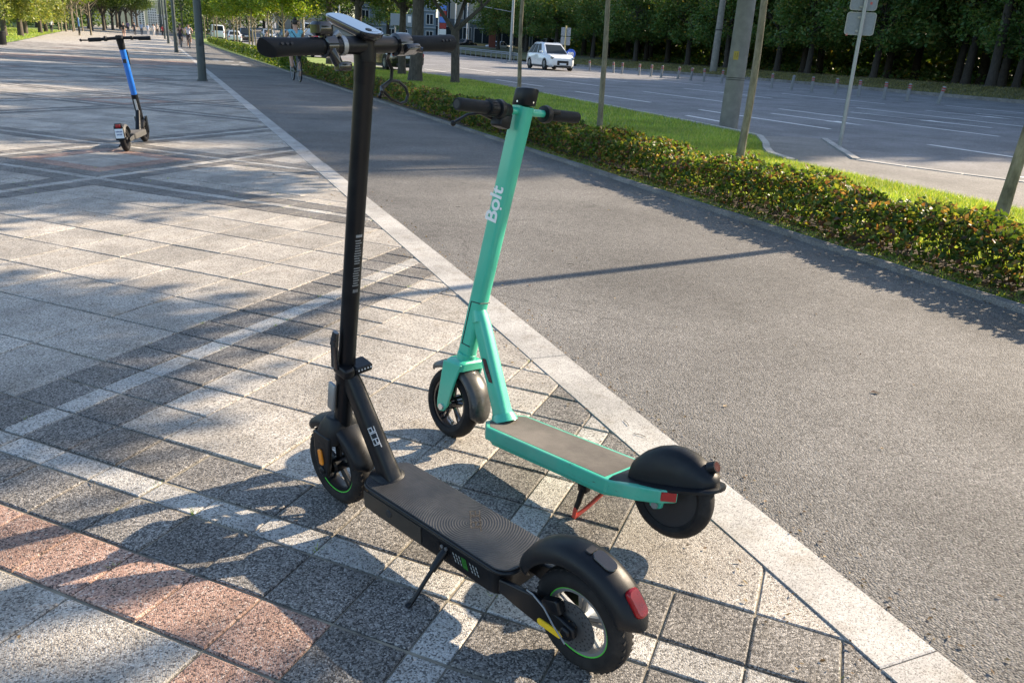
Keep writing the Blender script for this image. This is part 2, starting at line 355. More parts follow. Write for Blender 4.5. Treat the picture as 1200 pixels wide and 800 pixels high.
PAVL = pw([(-8, -7.2), (40, -7.6), (54, -8.1), (63, -8.5), (99, -10.6), (150, -12.6), (270, -16)])
K0, K1 = 1.42, 1.60                       # flush granite edge between paving and cycle path
P1 = 4.60                                 # far edge of the cycle path
pave = sheet('pavement', YS, PAVL, lambda y: K0, 6, M['joint'], -.0055)
sheet('far_pavement', [64.2]+[66+6*i for i in range(34)], PAVL, lambda y: K0, 6, M['tile_light'], .0)
sheet('cycle_path', YS, lambda y: K1, lambda y: P1, 4, M['asphalt'], 0.0)
LAWNR = pw([(-8, 8.45), (9.2, 8.4), (10.1, 8.7), (11.2, 9.6), (12.6, 10.6), (14.2, 10.8), (20.6, 11.35), (25, 11.7), (33, 12.3), (38, 11.6), (60, 10.8), (266, 9)])
VERGE0 = 4.69
sheet('lawn', YN, lambda y: VERGE0, LAWNR, 8, M['lawn'], .012)
sheet('left_lawn', YS, lambda y: -46, PAVL, 8, M['lawn'], .02)
ROADR = pw([(-8, 37.6), (30, 38), (42, 39), (50, 38.4), (60, 37.2), (68, 35.2), (85, 34), (266, 36)])
ROADL = pw([(-8, 8.0), (266, 8.0)])
sheet('road', YN, ROADL, ROADR, 16, M['road'], -.02)
sheet('paved_bay', [-8, -4, 0, 3, 6, 7.4, 8.2, 8.7, 9.4, 10.3, 11.2, 12.2, 12.7], pw([(-8, 8.3), (9, 8.3), (12.7, 9.2)]), pw([(-8, 10.9), (7.4, 10.9), (8.2, 10.4), (9.4, 9.94), (12.2, 11.95), (12.7, 11.9)]), 4, M['bay'], -.004)
V = []; F = []                             # verge rising from the far kerb to the wood
for y in YN:
    for i in range(7): x = ROADR(y)+(46-ROADR(y))*i/6; V.append((x, y, Z(x, y)+.13+.40*i/6))
F = [(j*7+i, j*7+i+1, (j+1)*7+i+1, (j+1)*7+i) for j in range(len(YN)-1) for i in range(6)]
tag(np_mesh('far_verge', V, F, M['verge'], smooth=True), kind='structure')
sheet('wood_floor', YN, lambda y: 46, lambda y: 140, 8, M['verge'], .53)
sheet('far_footpath', YN, lambda y: 46.1, lambda y: 47.3, 2, M['bay'], .54)

# ------------------------------------------------------------------ paving slabs: bands of white, dark, light and red aggregate
AX = np.array((-.7007, .7134)); AX = AX/np.linalg.norm(AX)*.8*1.025
BX = np.array((.7135, .7007)); BX = BX/np.linalg.norm(BX)*.8
SEQ = [('W', .125), ('D', .25)]+[('L', .5)]*8+[('D', .25), ('W', .125), ('D', .25), ('R', .25), ('I', .5), ('I', .5), ('R', .25), ('D', .25)]
def intervals(c0, lo, hi):
    out = []; t = c0-.0625-6.75*math.ceil((c0-lo)/6.75+1)
    while t < hi:
        for k, w in SEQ:
            if t+w > lo and t < hi: out.append((k, t, t+w))
            t += w
    return out
def halves(iv): k, a, b = iv; return [(k, a, (a+b)/2), (k, (a+b)/2, b)]
def clip(poly, c, sgn):
    out = []
    for i in range(len(poly)):
        p, q = poly[i], poly[(i+1) % len(poly)]; ip, iq = (p[0]-c)*sgn <= 0, (q[0]-c)*sgn <= 0
        if ip: out.append(p)
        if ip != iq: t = (c-p[0])/(q[0]-p[0]); out.append((c, p[1]+t*(q[1]-p[1])))
    return out
def slab(poly, z, inset=.004, drop=.0028, base=-.02):
    """vertices and faces of one slab with worn edges"""
    c = (sum(p[0] for p in poly)/len(poly), sum(p[1] for p in poly)/len(poly)); n = len(poly); vs = []
    tx, ty = random.gauss(0, .0016), random.gauss(0, .0016); ring = []
    for p in poly:
        d = math.hypot(p[0]-c[0], p[1]-c[1]); k = max(0, 1-inset*1.4/max(d, .01)); ring.append((c[0]+(p[0]-c[0])*k, c[1]+(p[1]-c[1])*k))
    zz = lambda p: z+tx*(p[0]-c[0])+ty*(p[1]-c[1])
    for p in ring: vs.append((p[0]-c[0], p[1]-c[1], zz(p)))
    for p in poly: vs.append((p[0]-c[0], p[1]-c[1], zz(p)-drop))
    for p in poly: vs.append((p[0]-c[0], p[1]-c[1], base))
    fs = [tuple(range(n))]
    for i in range(n):
        j = (i+1) % n; fs += [(n+i, n+j, j, i), (2*n+i, 2*n+j, n+j, n+i)]
    return c, vs, fs
KIND = {'tile_white': 0, 'tile_dark': 1, 'tile_light': 2, 'tile_red': 3}
slabs = []                                # (score, polygon, material)
cp = Vector((0, 0, CH))
A_iv = intervals(2.922, -22, 100); B_iv = intervals(1.891, -12, 100)
def add_slab(ia, ib):
    ka, kb = ia[0], ib[0]; c = AX*(ia[1]+ia[2])/2+BX*(ib[1]+ib[2])/2
    if c[0] > K0+.4 or c[1] < -.6 or c[1] > 64 or c[0] < PAVL(c[1])-.4: return
    if abs(c[0]+.5) > 3.2+c[1]*.42: return
    if 'W' in (ka, kb): m = 'tile_white'
    elif 'D' in (ka, kb): m = 'tile_dark'
    elif ka in 'RI' and kb in 'RI' and 'R' in (ka, kb): m = 'tile_red'
    else: m = 'tile_light'
    if 34.6 < c[1] < 40 and m == 'tile_light': m = 'tile_red'
    ga, gb = .003, .0062
    a0, a1, b0, b1 = ia[1]+ga, ia[2]-ga, ib[1]+gb, ib[2]-gb
    poly = [tuple(AX*a+BX*b) for a, b in ((a0, b0), (a0, b1), (a1, b1), (a1, b0))]
    poly = clip(poly, K0-.0008, 1)
    if len(poly) >= 3: poly = clip(poly, PAVL(c[1]), -1)
    if len(poly) < 3: return
    ar = .5*sum(poly[i][0]*poly[(i+1) % len(poly)][1]-poly[(i+1) % len(poly)][0]*poly[i][1] for i in range(len(poly)))
    if abs(ar) < .0006: return
    if ar < 0: poly.reverse()
    d = Vector((c[0], c[1], 0))-cp; z = d.dot(CF); px, py = d.dot(CR)/z*920+600 if z > 0 else 1e9, 400-d.dot(CU)/z*920 if z > 0 else 1e9
    vis = z > .2 and -60 < px < 1260 and -20 < py < 880
    slabs.append(((abs(ar)*CH/d.length/z**2) if vis else 0, poly, m))
for ia in A_iv:
    for ib in B_iv:
        bigA, bigB = ia[0] in 'LI', ib[0] in 'LI'
        if bigA and not bigB:
            for h in halves(ia): add_slab(h, ib)
        elif bigB and not bigA:
            for h in halves(ib): add_slab(ia, h)
        else: add_slab(ia, ib)
slabs.sort(key=lambda s: -s[0])
VV, FF, MM = [], [], []
for i, (sc, poly, m) in enumerate(slabs):
    z = random.gauss(.0002, .0011)
    far = i >= 300 and (poly[0][1] > 22 or sc == 0 and abs(poly[0][0]) > 6)
    if far:
        n0 = len(VV); VV += [(p[0], p[1], z) for p in poly]; FF.append(tuple(range(n0, n0+len(poly)))); MM.append(KIND[m]); continue
    c, vs, fs = slab(poly, z)
    if i < 300:
        me = bpy.data.meshes.new('paving_slab'); me.from_pydata(vs, [], fs); me.materials.append(M[m])
        link('paving_slab', me, pave, (c[0], c[1], 0))
    else:
        n0 = len(VV); VV += [(v[0]+c[0], v[1]+c[1], v[2]) for v in vs]; FF += [tuple(k+n0 for k in f) for f in fs]; MM += [KIND[m]]*len(fs)
me = bpy.data.meshes.new('paving_slabs'); me.from_pydata(VV, [], FF)
for k in KIND: me.materials.append(M[k])
me.polygons.foreach_set('material_index', MM); tag(link('paving_slabs', me, pave), kind='stuff')

# ------------------------------------------------------------------ kerbs
def kerb_stones(name, x0, x1, y0, y1, step, ztop, mat, stuff_to, base=-.1):
    root = tag(empty(name, (x0, y0, 0)), kind='structure')
    y = y0; rest = MB()
    while y < stuff_to:
        L = step; near = y < y1; jx = random.gauss(0, .0015); jz = random.gauss(0, .0012)
        poly = [(x0+jx*.4+.0006, y+.0016), (x1+jx, y+.0016), (x1+jx, y+L-.0016), (x0+jx*.4+.0006, y+L-.0016)]
        c, vs, fs = slab(poly, ztop+jz, .0035, .003, base)
        if near:
            me = bpy.data.meshes.new('kerb_stone'); me.from_pydata(vs, [], fs); me.materials.append(mat)
            link('kerb_stone', me, root, (c[0]-x0, c[1]-y0, 0))
        else: rest.add([(v[0]+c[0]-x0, v[1]+c[1]-y0, v[2]+Z(c[0], c[1])) for v in vs], fs)
        y += L
    if rest.v: tag(rest.build('kerb_stones', mat, root), kind='stuff')
    return root
kerb_stones('path_edge', K0, K1, -1.03, 46, 1.0, .003, M['kerb'], 180)
kerb_stones('lawn_kerb', P1+.004, P1+.085, -1.2, 40, 1.0, .036, M['kerb_grey'], 150)
def curve_kerb(name, pts, w, ztop, mat, step=.5, kind='structure'):
    """kerb stones following a line on plan"""
    root = tag(empty(name, (pts[0][0], pts[0][1], 0)), kind=kind); out = []
    P = [np.array(p, float) for p in pts]; d = [0]
    for i in range(len(P)-1): d.append(d[-1]+np.linalg.norm(P[i+1]-P[i]))
    n = max(1, round(d[-1]/step)); at = lambda t: np.array([np.interp(t, d, [p[0] for p in P]), np.interp(t, d, [p[1] for p in P])])
    for k in range(n):
        a, b = at(d[-1]*k/n), at(d[-1]*(k+1)/n); u = (b-a)/np.linalg.norm(b-a); nn = np.array((-u[1], u[0]))*w/2
        a2, b2 = a+u*.003, b-u*.003
        c, vs, fs = slab([tuple(a2-nn), tuple(b2-nn), tuple(b2+nn), tuple(a2+nn)], ztop, .008, .006, -.12)
        z = Z(c[0], c[1]); me = bpy.data.meshes.new('kerb_stone'); me.from_pydata(vs, [], fs); me.materials.append(mat)
        link('kerb_stone', me, root, (c[0]-pts[0][0], c[1]-pts[0][1], z))
    return root
curve_kerb('bay_kerb', [(12.0, 12.3), (9.94, 9.44)], .12, .022, M['kerb'], .7)
curve_kerb('bay_edge_kerb', [(9.94, 9.44), (10.4, 8.2), (10.85, 7.4), (10.9, 5.5), (10.9, -6)], .12, .008, M['kerb'], .8)
curve_kerb('lawn_corner_kerb', [(8.42, 9.2), (8.72, 10.1), (9.62, 11.2), (10.62, 12.6), (10.82, 14.2), (11.37, 20.6), (11.7, 25)], .12, .045, M['kerb'], .8)
curve_kerb('far_kerb', [(37.6, -2), (38, 30), (39, 42), (38.4, 50), (37.2, 60), (35.2, 68)], .18, .15, M['kerb_grey'], 1.6)

# ------------------------------------------------------------------ markings on the road and the cycle path (flat paint)
def mark(x0, y0, x1, y1, w, z=.006, name='road_marking', poly=None):
    p = np.array((x1-x0, y1-y0)); L = np.linalg.norm(p); u = p/L; nn = np.array((-u[1], u[0]))*w/2; n = max(1, int(L/2.5)); V = []
    for i in range(n+1):
        q = np.array((x0, y0))+p*i/n
        for s in (1, -1): r = q+nn*s; V.append((r[0], r[1], Z(r[0], r[1])+z-.02))
    F = [(2*i, 2*i+1, 2*i+3, 2*i+2) for i in range(n)]
    o = np_mesh(name, V, F, M['paint']); return tag(o, kind='structure')
for x0, y0, x1, y1 in ((14.05, 27.1, 14.15, 22.1), (14.15, 19.5, 14.17, 14.4), (14.0, 11.55, 14.2, 5.2), (14.2, 2.5, 14.2, -4), (14.05, 35, 14.1, 30),
                       (17.73, 28.3, 17.8, 23.1), (17.81, 20.4, 18.0, 13), (18, 10, 18, 3), (17.7, 38, 17.7, 32), (20.0, 19.6, 20.4, 15), (22.2, 32, 22.27, 26), (22.27, 21.6, 22.33, 13.5), (22.3, 10, 22.3, 3),
                       (22.1, 44, 22.15, 37), (26.2, 30, 26.2, 24), (26.2, 20, 26.2, 13), (26, 42, 26.1, 36), (29.5, 24, 29.5, 12), (17.6, 52, 17.6, 44), (14, 46, 14, 41)):
    mark(x0, y0, x1, y1, .14)
for x, y in ((16.0, 18.6), (20.1, 19.2), (24.9, 21)):                   # lane arrows
    o = mark(x, y, x+.1, y-2.4, .13); 
    V = [(x-.1, y-2.2), (x+.35, y-2.2), (x+.13, y-3.3)]
    tag(np_mesh('arrow_marking', [(a, b, Z(a, b)-.013) for a, b in V], [(0, 1, 2)], M['paint']), kind='structure')
mark(12.33, 17.5, 12.24, 15.9, .14); mark(11.4, 7.8, 13.0, 6.9, .12); mark(13.0, 6.9, 13.1, 5.6, .1)
for x0, x1, y in ((2.45, 2.72, 43.75), (2.95, 3.35, 43.2), (3.55, 3.95, 42.2)): mark(x0, y, x1, y-.1, .5, .026, 'path_marking')
for x0, x1, y in ((1.75, 1.95, 45.4), (2.9, 3.2, 38.6), (3.3, 3.7, 38.4)): mark(x0, y, x1, y-.05, .25, .026, 'path_marking')

# ------------------------------------------------------------------ leaves, grass
def leaf_quads(P, size, up=.4, asp=.62, fold=True, rng=RNG, var=.35):
    """many separate leaves: folded rhombi at points P"""
    n = len(P); N = rng.normal(size=(n, 3)); N[:, 2] = np.abs(N[:, 2])+up; N /= np.linalg.norm(N, axis=1)[:, None]
    T = rng.normal(size=(n, 3)); T -= N*(T*N).sum(1)[:, None]; T /= np.linalg.norm(T, axis=1)[:, None]; B = np.cross(N, T)
    s = size*(1+var*rng.uniform(-1, 1, n))[:, None]
    if fold:
        a, b = P-T*s*.5, P+T*s*.5; m = P-N*s*.10; l, r = m+B*s*asp*.5+N*s*.2-T*s*.06, m-B*s*asp*.5+N*s*.2-T*s*.06
        V = np.stack([a, m, b, l, r], 1).reshape(-1, 3); o = (np.arange(n)*5)[:, None]
        F = np.concatenate([o+np.array([[0, 1, 3]]), o+np.array([[1, 2, 3]]), o+np.array([[0, 4, 1]]), o+np.array([[1, 4, 2]])])
        return V, F
    V = np.stack([P-T*s*.5, P+B*s*asp*.5, P+T*s*.5, P-B*s*asp*.5], 1).reshape(-1, 3)
    return V, np.arange(4*n).reshape(-1, 4)
def cloud_points(clumps, n, shell=.5, rng=RNG):
    C = np.array(clumps, float); w = (C[:, 3]*C[:, 4]*C[:, 5])**.75; k = rng.choice(len(C), n, p=w/w.sum())
    d = rng.normal(size=(n, 3)); d /= np.linalg.norm(d, axis=1)[:, None]; r = shell+(1-shell)*rng.uniform(0, 1, n)**.7; r *= 1+.12*rng.normal(size=n)
    return C[k, :3]+d*C[k, 3:6]*r[:, None]
def grass(name, n, xf, y0, y1, h, w, parent=None, ydens=1.0, zf=None, mat='blade'):
    y = y0+(y1-y0)*RNG.uniform(0, 1, n)**ydens; x0 = np.array([xf(v)[0] for v in y]); x1 = np.array([xf(v)[1] for v in y]); x = x0+(x1-x0)*RNG.uniform(0, 1, n)
    z = gz(x, y)+.012+(zf(x, y) if zf else 0); hh = h*RNG.uniform(.45, 1.25, n); a = RNG.uniform(0, 2*math.pi, n); dx, dy = np.cos(a)*w/2, np.sin(a)*w/2
    lx, ly = RNG.normal(0, .45, n)*hh, RNG.normal(0, .45, n)*hh
    V = np.stack([np.stack([x-dx, y-dy, z], 1), np.stack([x+dx, y+dy, z], 1), np.stack([x+lx, y+ly, z+hh], 1)], 1).reshape(-1, 3)
    return tag(np_mesh(name, V, np.arange(3*n).reshape(-1, 3), M[mat], parent), kind='stuff')
grass('grass', 95000, lambda y: (5.45, LAWNR(y)-.06), 2.5, 14, .055, .007, ydens=1.2)
grass('grass', 60000, lambda y: (5.45, LAWNR(y)-.06), 14, 40, .07, .016)
grass('grass', 11000, lambda y: (4.71, 4.90), 1.2, 13, .032, .006, ydens=1.5)
grass('grass', 30000, lambda y: (PAVL(y)-14, PAVL(y)-.05), 48, 130, .12, .05)
grass('grass', 30000, lambda y: (ROADR(y)+.2, 46), 18, 80, .10, .055, mat='dullblade', zf=lambda x, y: .12+.40*(x-np.array([ROADR(v) for v in y]))/(46-np.array([ROADR(v) for v in y])))

mb = MB(); rg_ = random.Random(5)
for k in range(90):                                                    # tufts growing in the joints
    p_, q_ = rg_.choice(slabs[:420])[1][:2]; t_ = rg_.random(); bx, by = p_[0]+(q_[0]-p_[0])*t_, p_[1]+(q_[1]-p_[1])*t_
    for j in range(rg_.randint(3, 8)):
        a_ = rg_.uniform(0, 6.28); l = rg_.uniform(.006, .02); ox, oy = rg_.gauss(0, .006), rg_.gauss(0, .006)
        mb.add([(bx+ox-.001, by+oy, -.006), (bx+ox+.001, by+oy, -.006), (bx+ox+math.cos(a_)*l, by+oy+math.sin(a_)*l, l*.9)], [(0, 1, 2)])
tag(mb.build('joint_weeds', M['blade']), kind='stuff')
# hedge along the lawn: leaves on a clipped, uneven body plus bare stems near the ground
def hedge_points(n, y0, y1, xc, hw, h, bottom=.03, rng=RNG, ydens=1.0):
    y = y0+(y1-y0)*rng.uniform(0, 1, n)**ydens; t = rng.uniform(0, 1, n)
    lump = .05*np.sin(y*2.3+1)+.045*np.sin(y*5.1)+.03*np.sin(y*11.7+2); per = rng.uniform(0, 1, n)
    side = rng.uniform(0, 1, n); ang = rng.uniform(-.12, math.pi+.12, n); rr = .62+.38*rng.uniform(0, 1, n)**.6
    c, s = np.cos(ang), np.sin(ang); q = .55
    x = xc(y)+hw*np.sign(c)*np.abs(c)**q*rr+lump*.5; zt = h+lump*.6+rng.normal(0, .014, n)
    z = bottom+(zt-bottom)*np.clip(np.sign(s)*np.abs(s)**q*rr, 0, 1.2)
    low = z < .11; x = np.where(low, xc(y)+(x-xc(y))*.75, x)
    return np.stack([x, y, z+gz(x, y)], 1)
hedge = empty('hedge', (5.15, 0, 0), label='low clipped hedge of green and reddish leaves running along the cycle path', cat='hedge')
HX = lambda y: 5.16+.0*y
for n, a, b, sz, mat, dn in ((36000, .6, 13.5, .052, 'hedge', 1.0), (18000, 13.5, 34, .07, 'hedge', 1.1)):
    V, F = leaf_quads(hedge_points(n, a, b, HX, .35, .42, ydens=dn), sz, .25)
    o = np_mesh('foliage', V, F, M[mat], hedge); o.matrix_parent_inverse = Matrix.Translation((-5.15, 0, 0)); tag(o, kind='stuff')
V, F = leaf_quads(hedge_points(24000, 34, 110, lambda y: 5.15+(y-34)*.012, .42, .62), .13, .3, fold=False)
o = np_mesh('foliage', V, F, M['hedge_far'], hedge); o.matrix_parent_inverse = Matrix.Translation((-5.15, 0, 0)); tag(o, kind='stuff')
mb = MB()
for i in range(420):
    y = .6+random.random()**1.3*14; x = 5.16+random.gauss(0, .12); a = random.uniform(0, 6.28); l = random.uniform(.04, .14)
    mb.tube([(x-5.15, y, 0), (x-5.15+math.cos(a)*l*.4, y+math.sin(a)*l*.4, .13), (x-5.15+math.cos(a)*l, y+math.sin(a)*l, .31)], [.006, .0045, .002], 4, False)
tag(mb.build('stems', M['bark_dark'], hedge), kind='stuff')
# soil strip with dead leaves under the hedge
sheet('hedge_bed', [-2, 0, 5, 10, 15, 20, 25, 34], lambda y: 4.78, lambda y: 5.44, 3, M['soil'], .02)
P = np.stack([RNG.uniform(4.72, 5.0, 900), .5+RNG.uniform(0, 1, 900)**1.4*14, np.full(900, .034)], 1)
V, F = leaf_quads(P, .04, 2.2); M['litter'] = leafmat('dead_leaves', [(0, (.09, .055, .03)), (.6, (.22, .14, .07)), (1, (.38, .29, .16))], .15, .7)
tag(np_mesh('leaf_litter', V, F, M['litter']), kind='stuff')
# ------------------------------------------------------------------ scooters (local frame: x forward from the rear axle, y to the left, z up)
def frame(o, s, l, u):
    m = Matrix.Identity(4)
    for i in range(3): m[i][0], m[i][1], m[i][2], m[i][3] = s[i], l[i], u[i], o[i]
    return m
def scooter_wheel(root, x, Rr, w, spokes, stripe=None, tread=36, hub='blk', steer=0.0, rimr=.7):
    wl = MB(); c = (0, 0, 0); ri = Rr*rimr
    wl.lathe([(.018, -w*.55), (.024, -w*.45), (.024, w*.45), (.018, w*.55)], n=18); wl.cyl((0, -w*.62, 0), (0, w*.62, 0), .009, n=12)
    o = wl.build('wheel', M[hub], root, True, loc=(x, 0, Rr)); o.rotation_euler = (0, 0, steer)
    t = MB(); prof = []
    for k in range(13):
        a = math.pi*k/12-math.pi/2; prof.append((Rr-w*.42+w*.42*math.cos(a), w*.5*math.sin(a)))
    prof += [(ri+.002, w*.40), (ri, w*.30), (ri, -w*.30), (ri+.002, -w*.40)]
    t.lathe(prof, n=64, closed=True)
    for k in range(tread):
        a = 2*math.pi*k/tread
        for s in (1, -1):
            rot = Matrix.Rotation(a, 3, 'Y'); t.box(rot @ Vector((0, s*w*.2, Rr-.0036)), (.007, w*.24, .003), rot @ Matrix.Rotation(s*.5, 3, 'Z'))
    t.build('tyre', M['rubber'], o, True, angle=35)
    r = MB(); rw = w*.34
    r.lathe([(ri+.001, -rw), (ri+.001, rw), (ri-.009, rw), (ri-.013, rw*.5), (ri-.013, -rw*.5), (ri-.009, -rw)], n=56, closed=True)
    for k in range(spokes):
        a = 2*math.pi*k/spokes+.3
        for s in (1, -1):
            d = Vector((math.cos(a+s*.13), 0, math.sin(a+s*.13))); r.tube([d*.02, d*(ri-.008)], [.009, .006], 6, flat=.8)
    r.build('rim', M[hub], o, True, angle=35)
    if stripe:
        g = MB()
        for s in (1, -1): g.lathe([(ri-.0016, s*(rw+.0005)), (ri+.001, s*(rw+.0012)), (ri+.001, s*(rw+.0002)), (ri-.0016, s*(rw-.0004))], n=56, closed=True)
        g.build('rim_stripe', M[stripe], o, True)
    return o
def arc_shell(mb, cx, cz, a0, a1, prof, n=22, thick=.0025, endround=True):
    """mudguard: prof gives (lateral, radius) across; swept through angles a0..a1 measured from +x towards up"""
    rings = []
    for i in range(n+1):
        t = i/n; a = R(a0+(a1-a0)*t); e = 1.0
        if endround: e = min(1, math.sqrt(max(0, 1-(1-min(t, 1-t)*n/3)**2))*.55+.45) if min(t, 1-t)*n < 3 else 1
        ring = [Vector((cx+r*math.cos(a), y*e, cz+r*math.sin(a))) for y, r in prof]+[Vector((cx+(r-thick)*math.cos(a), y*e*.97, cz+(r-thick)*math.sin(a))) for y, r in reversed(prof)]
        rings.append(ring)
    return mb.loft(rings, True)
def rrect(w, h, r, n=4):
    out = []
    for sx, sy, t0 in ((1, 1, 0), (-1, 1, 90), (-1, -1, 180), (1, -1, 270)):
        for k in range(n+1): t = R(t0+90*k/n); out.append((sx*(w/2-r)+r*math.cos(t), sy*(h/2-r)+r*math.sin(t)))
    return out
def bar(mb, p0, p1, w0, w1, r=.012, twist_ref=(1, 0, 0), mids=()):
    """rounded rectangular tube from p0 to p1; w = (size along ref, size across)"""
    p0, p1 = Vector(p0), Vector(p1); d = (p1-p0).normalized(); x = Vector(twist_ref); x = (x-d*x.dot(d)).normalized(); y = d.cross(x); rings = []
    for t, w in [(0, w0)]+list(mids)+[(1, w1)]:
        rings.append([p0+(p1-p0)*t+x*a+y*b for a, b in rrect(w[0], w[1], min(r, w[0]*.49, w[1]*.49))])
    return mb.loft(rings, True)
def decal(me, name, mat, parent, m4):
    me.materials.clear(); me.materials.append(mat); o = link(name, me, parent); o.matrix_local = m4; return o
def basis(o, x, y):
    x = Vector(x).normalized(); y = Vector(y); y = (y-x*y.dot(x)).normalized(); z = x.cross(y); return frame(o, x, y, z)

# --- the black scooter in the foreground
bs = empty('electric_scooter', mat=frame((.7661, 1.2261, 0), (-.40099, .91608, 0), (-.91437, -.40024, -.06105), (-.05593, -.02448, .99813)),
           label='black electric scooter with green wheel rings on its side stand, nearest on the paving', cat='scooter', group='parked electric scooters')
BR = .127; FX = .920
rw = scooter_wheel(bs, 0, BR, .058, 5, 'limegreen', 40, 'galv', rimr=.655)
scooter_wheel(bs, FX, BR, .058, 5, 'limegreen', 40, 'blk', steer=R(1.5), rimr=.675)
dm = MB(); dm.lathe([(.030, .034), (.060, .034), (.060, .0365), (.030, .0365)], n=40, closed=True)
dm.lathe([(.014, .032), (.032, .032), (.032, .037), (.014, .037)], n=24, closed=True)
for k in range(5):
    a = 2*math.pi*k/5; dm.box((math.cos(a)*.03, .035, math.sin(a)*.03), (.016, .003, .007), Matrix.Rotation(-a, 3, 'Y'))
dm.build('brake_disc', pbr('dark_steel_disc', (.13, .135, .14), .42, .6), rw, True)
dh = MB()
for k in range(22):
    a = 2*math.pi*k/22
    for rr in (.038, .047, .055): dh.cyl((math.cos(a+rr*9)*rr, .0362, math.sin(a+rr*9)*rr), (math.cos(a+rr*9)*rr, .0369, math.sin(a+rr*9)*rr), .0022, n=6)
dh.build('disc_holes', M['dark'], rw)
# deck, its ribbed mat and underside
dk = MB(); DC = -.020
def deck_outline(x0, x1, hw, rr, rf, cy=DC, n=8):
    o = []
    for cx, cyy, r, t0 in ((x1-rf, cy+hw-rf, rf, 0), (x0+rr, cy+hw-rr, rr, 90), (x0+rr, cy-hw+rr, rr, 180), (x1-rf, cy-hw+rf, rf, 270)):
        r_ = r
        for k in range(n+1): t = R(t0+90*k/n); o.append((cx+r_*math.cos(t) if t0 in (0, 270) else cx+r_*math.cos(t), cyy+r_*math.sin(t)))
    return o
for hw, z0, z1, x0, x1 in ((.080, .094, .160, .195, .735), (.083, .160, .1695, .175, .748)):
    dk.prism(deck_outline(x0, x1, hw, .045, .05), z0, z1, lambda a, b, h: Vector((a, b, h)))
dk.build('deck', M['blk'], bs, True, .004, angle=50)
m, nt, nd, lk, b = new_mat('ribbed_mat'); tc = nd.new('ShaderNodeTexCoord').outputs['Object']
mp = nd.new('ShaderNodeMapping'); mp.inputs['Location'].default_value = (-.385, .02, 0); lk.new(tc, mp.inputs[0])
wv = nd.new('ShaderNodeTexWave'); wv.wave_type = 'RINGS'; wv.rings_direction = 'Z'; wv.inputs['Scale'].default_value = 46; lk.new(mp.outputs[0], wv.inputs[0])
nf = noise(nd, lk, tc, 14, 5, .7); cr = ramp(nd, [(.35, (.016, .018, .021)), (.7, (.04, .041, .043))]); lk.new(nf, cr.inputs[0]); lk.new(cr.outputs[0], b.inputs['Base Color']); b.inputs['Roughness'].default_value = .52
bump(nd, lk, wv.outputs['Fac'], .3, .0028, b); M['ribbed'] = m
mt = MB(); mt.prism(deck_outline(.18, .742, .079, .045, .048), .1695, .174, lambda a, b_, h: Vector((a, b_, h)))
mt.build('deck_mat', M['ribbed'], bs, True, .0015)
def strokes(letters, size, width, depth=.0008):
    """rounded square letters drawn as strokes: a c e r"""
    G = {'a': [[(0, 1), (.75, 1), (.75, 0), (0, 0), (0, .55), (.75, .55)]], 'c': [[(.75, 1), (0, 1), (0, 0), (.75, 0)]],
         'e': [[(.75, 0), (0, 0), (0, 1), (.75, 1), (.75, .5), (0, .5)]], 'r': [[(0, 0), (0, 1), (.6, 1)]]}
    mb = MB(); x = 0
    for ch in letters:
        for line in G[ch]:
            pts = [Vector(((x+p[0])*size, p[1]*size, 0)) for p in line]
            for p, q in [(a_.lerp(b_, k_/5), a_.lerp(b_, (k_+1)/5)) for a_, b_ in zip(pts, pts[1:]) for k_ in range(5)]:
                d = (q-p).normalized(); n = Vector((-d.y, d.x, 0))*width/2; e = d*width/2
                mb.add([p-n-e, q-n+e, q+n+e, p+n-e, p-n-e+Vector((0, 0, depth)), q-n+e+Vector((0, 0, depth)), q+n+e+Vector((0, 0, depth)), p+n-e+Vector((0, 0, depth))],
                       [(4, 5, 6, 7), (0, 1, 5, 4), (1, 2, 6, 5), (2, 3, 7, 6), (3, 0, 4, 7)])
        x += .98 if ch != 'r' else .7
    return mb
o = strokes('acer', .024, .0036, .0004).build('embossed_lettering', M['gripmat'], bs); o.matrix_local = basis((.42, -.055, .1741), (-.62, .55, 0), (-.55, -.62, 0))
# side graphic near the stand: slanted bars and a green block
sg = MB()
for k in range(6):
    for r_ in range(3):
        x = .362-.0105*k-.004*r_-(.028 if k > 2 else 0); z = .142-.0085*r_
        sg.add([(x, .0612, z), (x-.0042, .0612, z), (x-.0075, .0612, z-.0062), (x-.0033, .0612, z-.0062)], [(0, 1, 2, 3)], 0)
for k in range(6): x = .331-.0030*k; sg.add([(x, .0612, .144), (x-.0013, .0612, .144), (x-.0105, .0612, .116), (x-.0092, .0612, .116)], [(0, 1, 2, 3)], 1)
sg.build('side_graphic', [mono('dim_print', (.26, .28, .28), .5), mono('dim_green', (.03, .28, .03), .5)], bs)
cpk = MB(); cpk.lathe([(.0, .0650), (.010, .0650), (.013, .060)], c=(.61, 0, .130), n=18); cpk.build('charging_cap', M['dark'], bs, True)
sp_ = MB(); sp_.rbox((.60, .0605, .127), (.24, .003, .052), .004, axis=1); sp_.build('side_panel', pbr('bronze_grey_panel', (.055, .047, .038), .45, .3), bs)
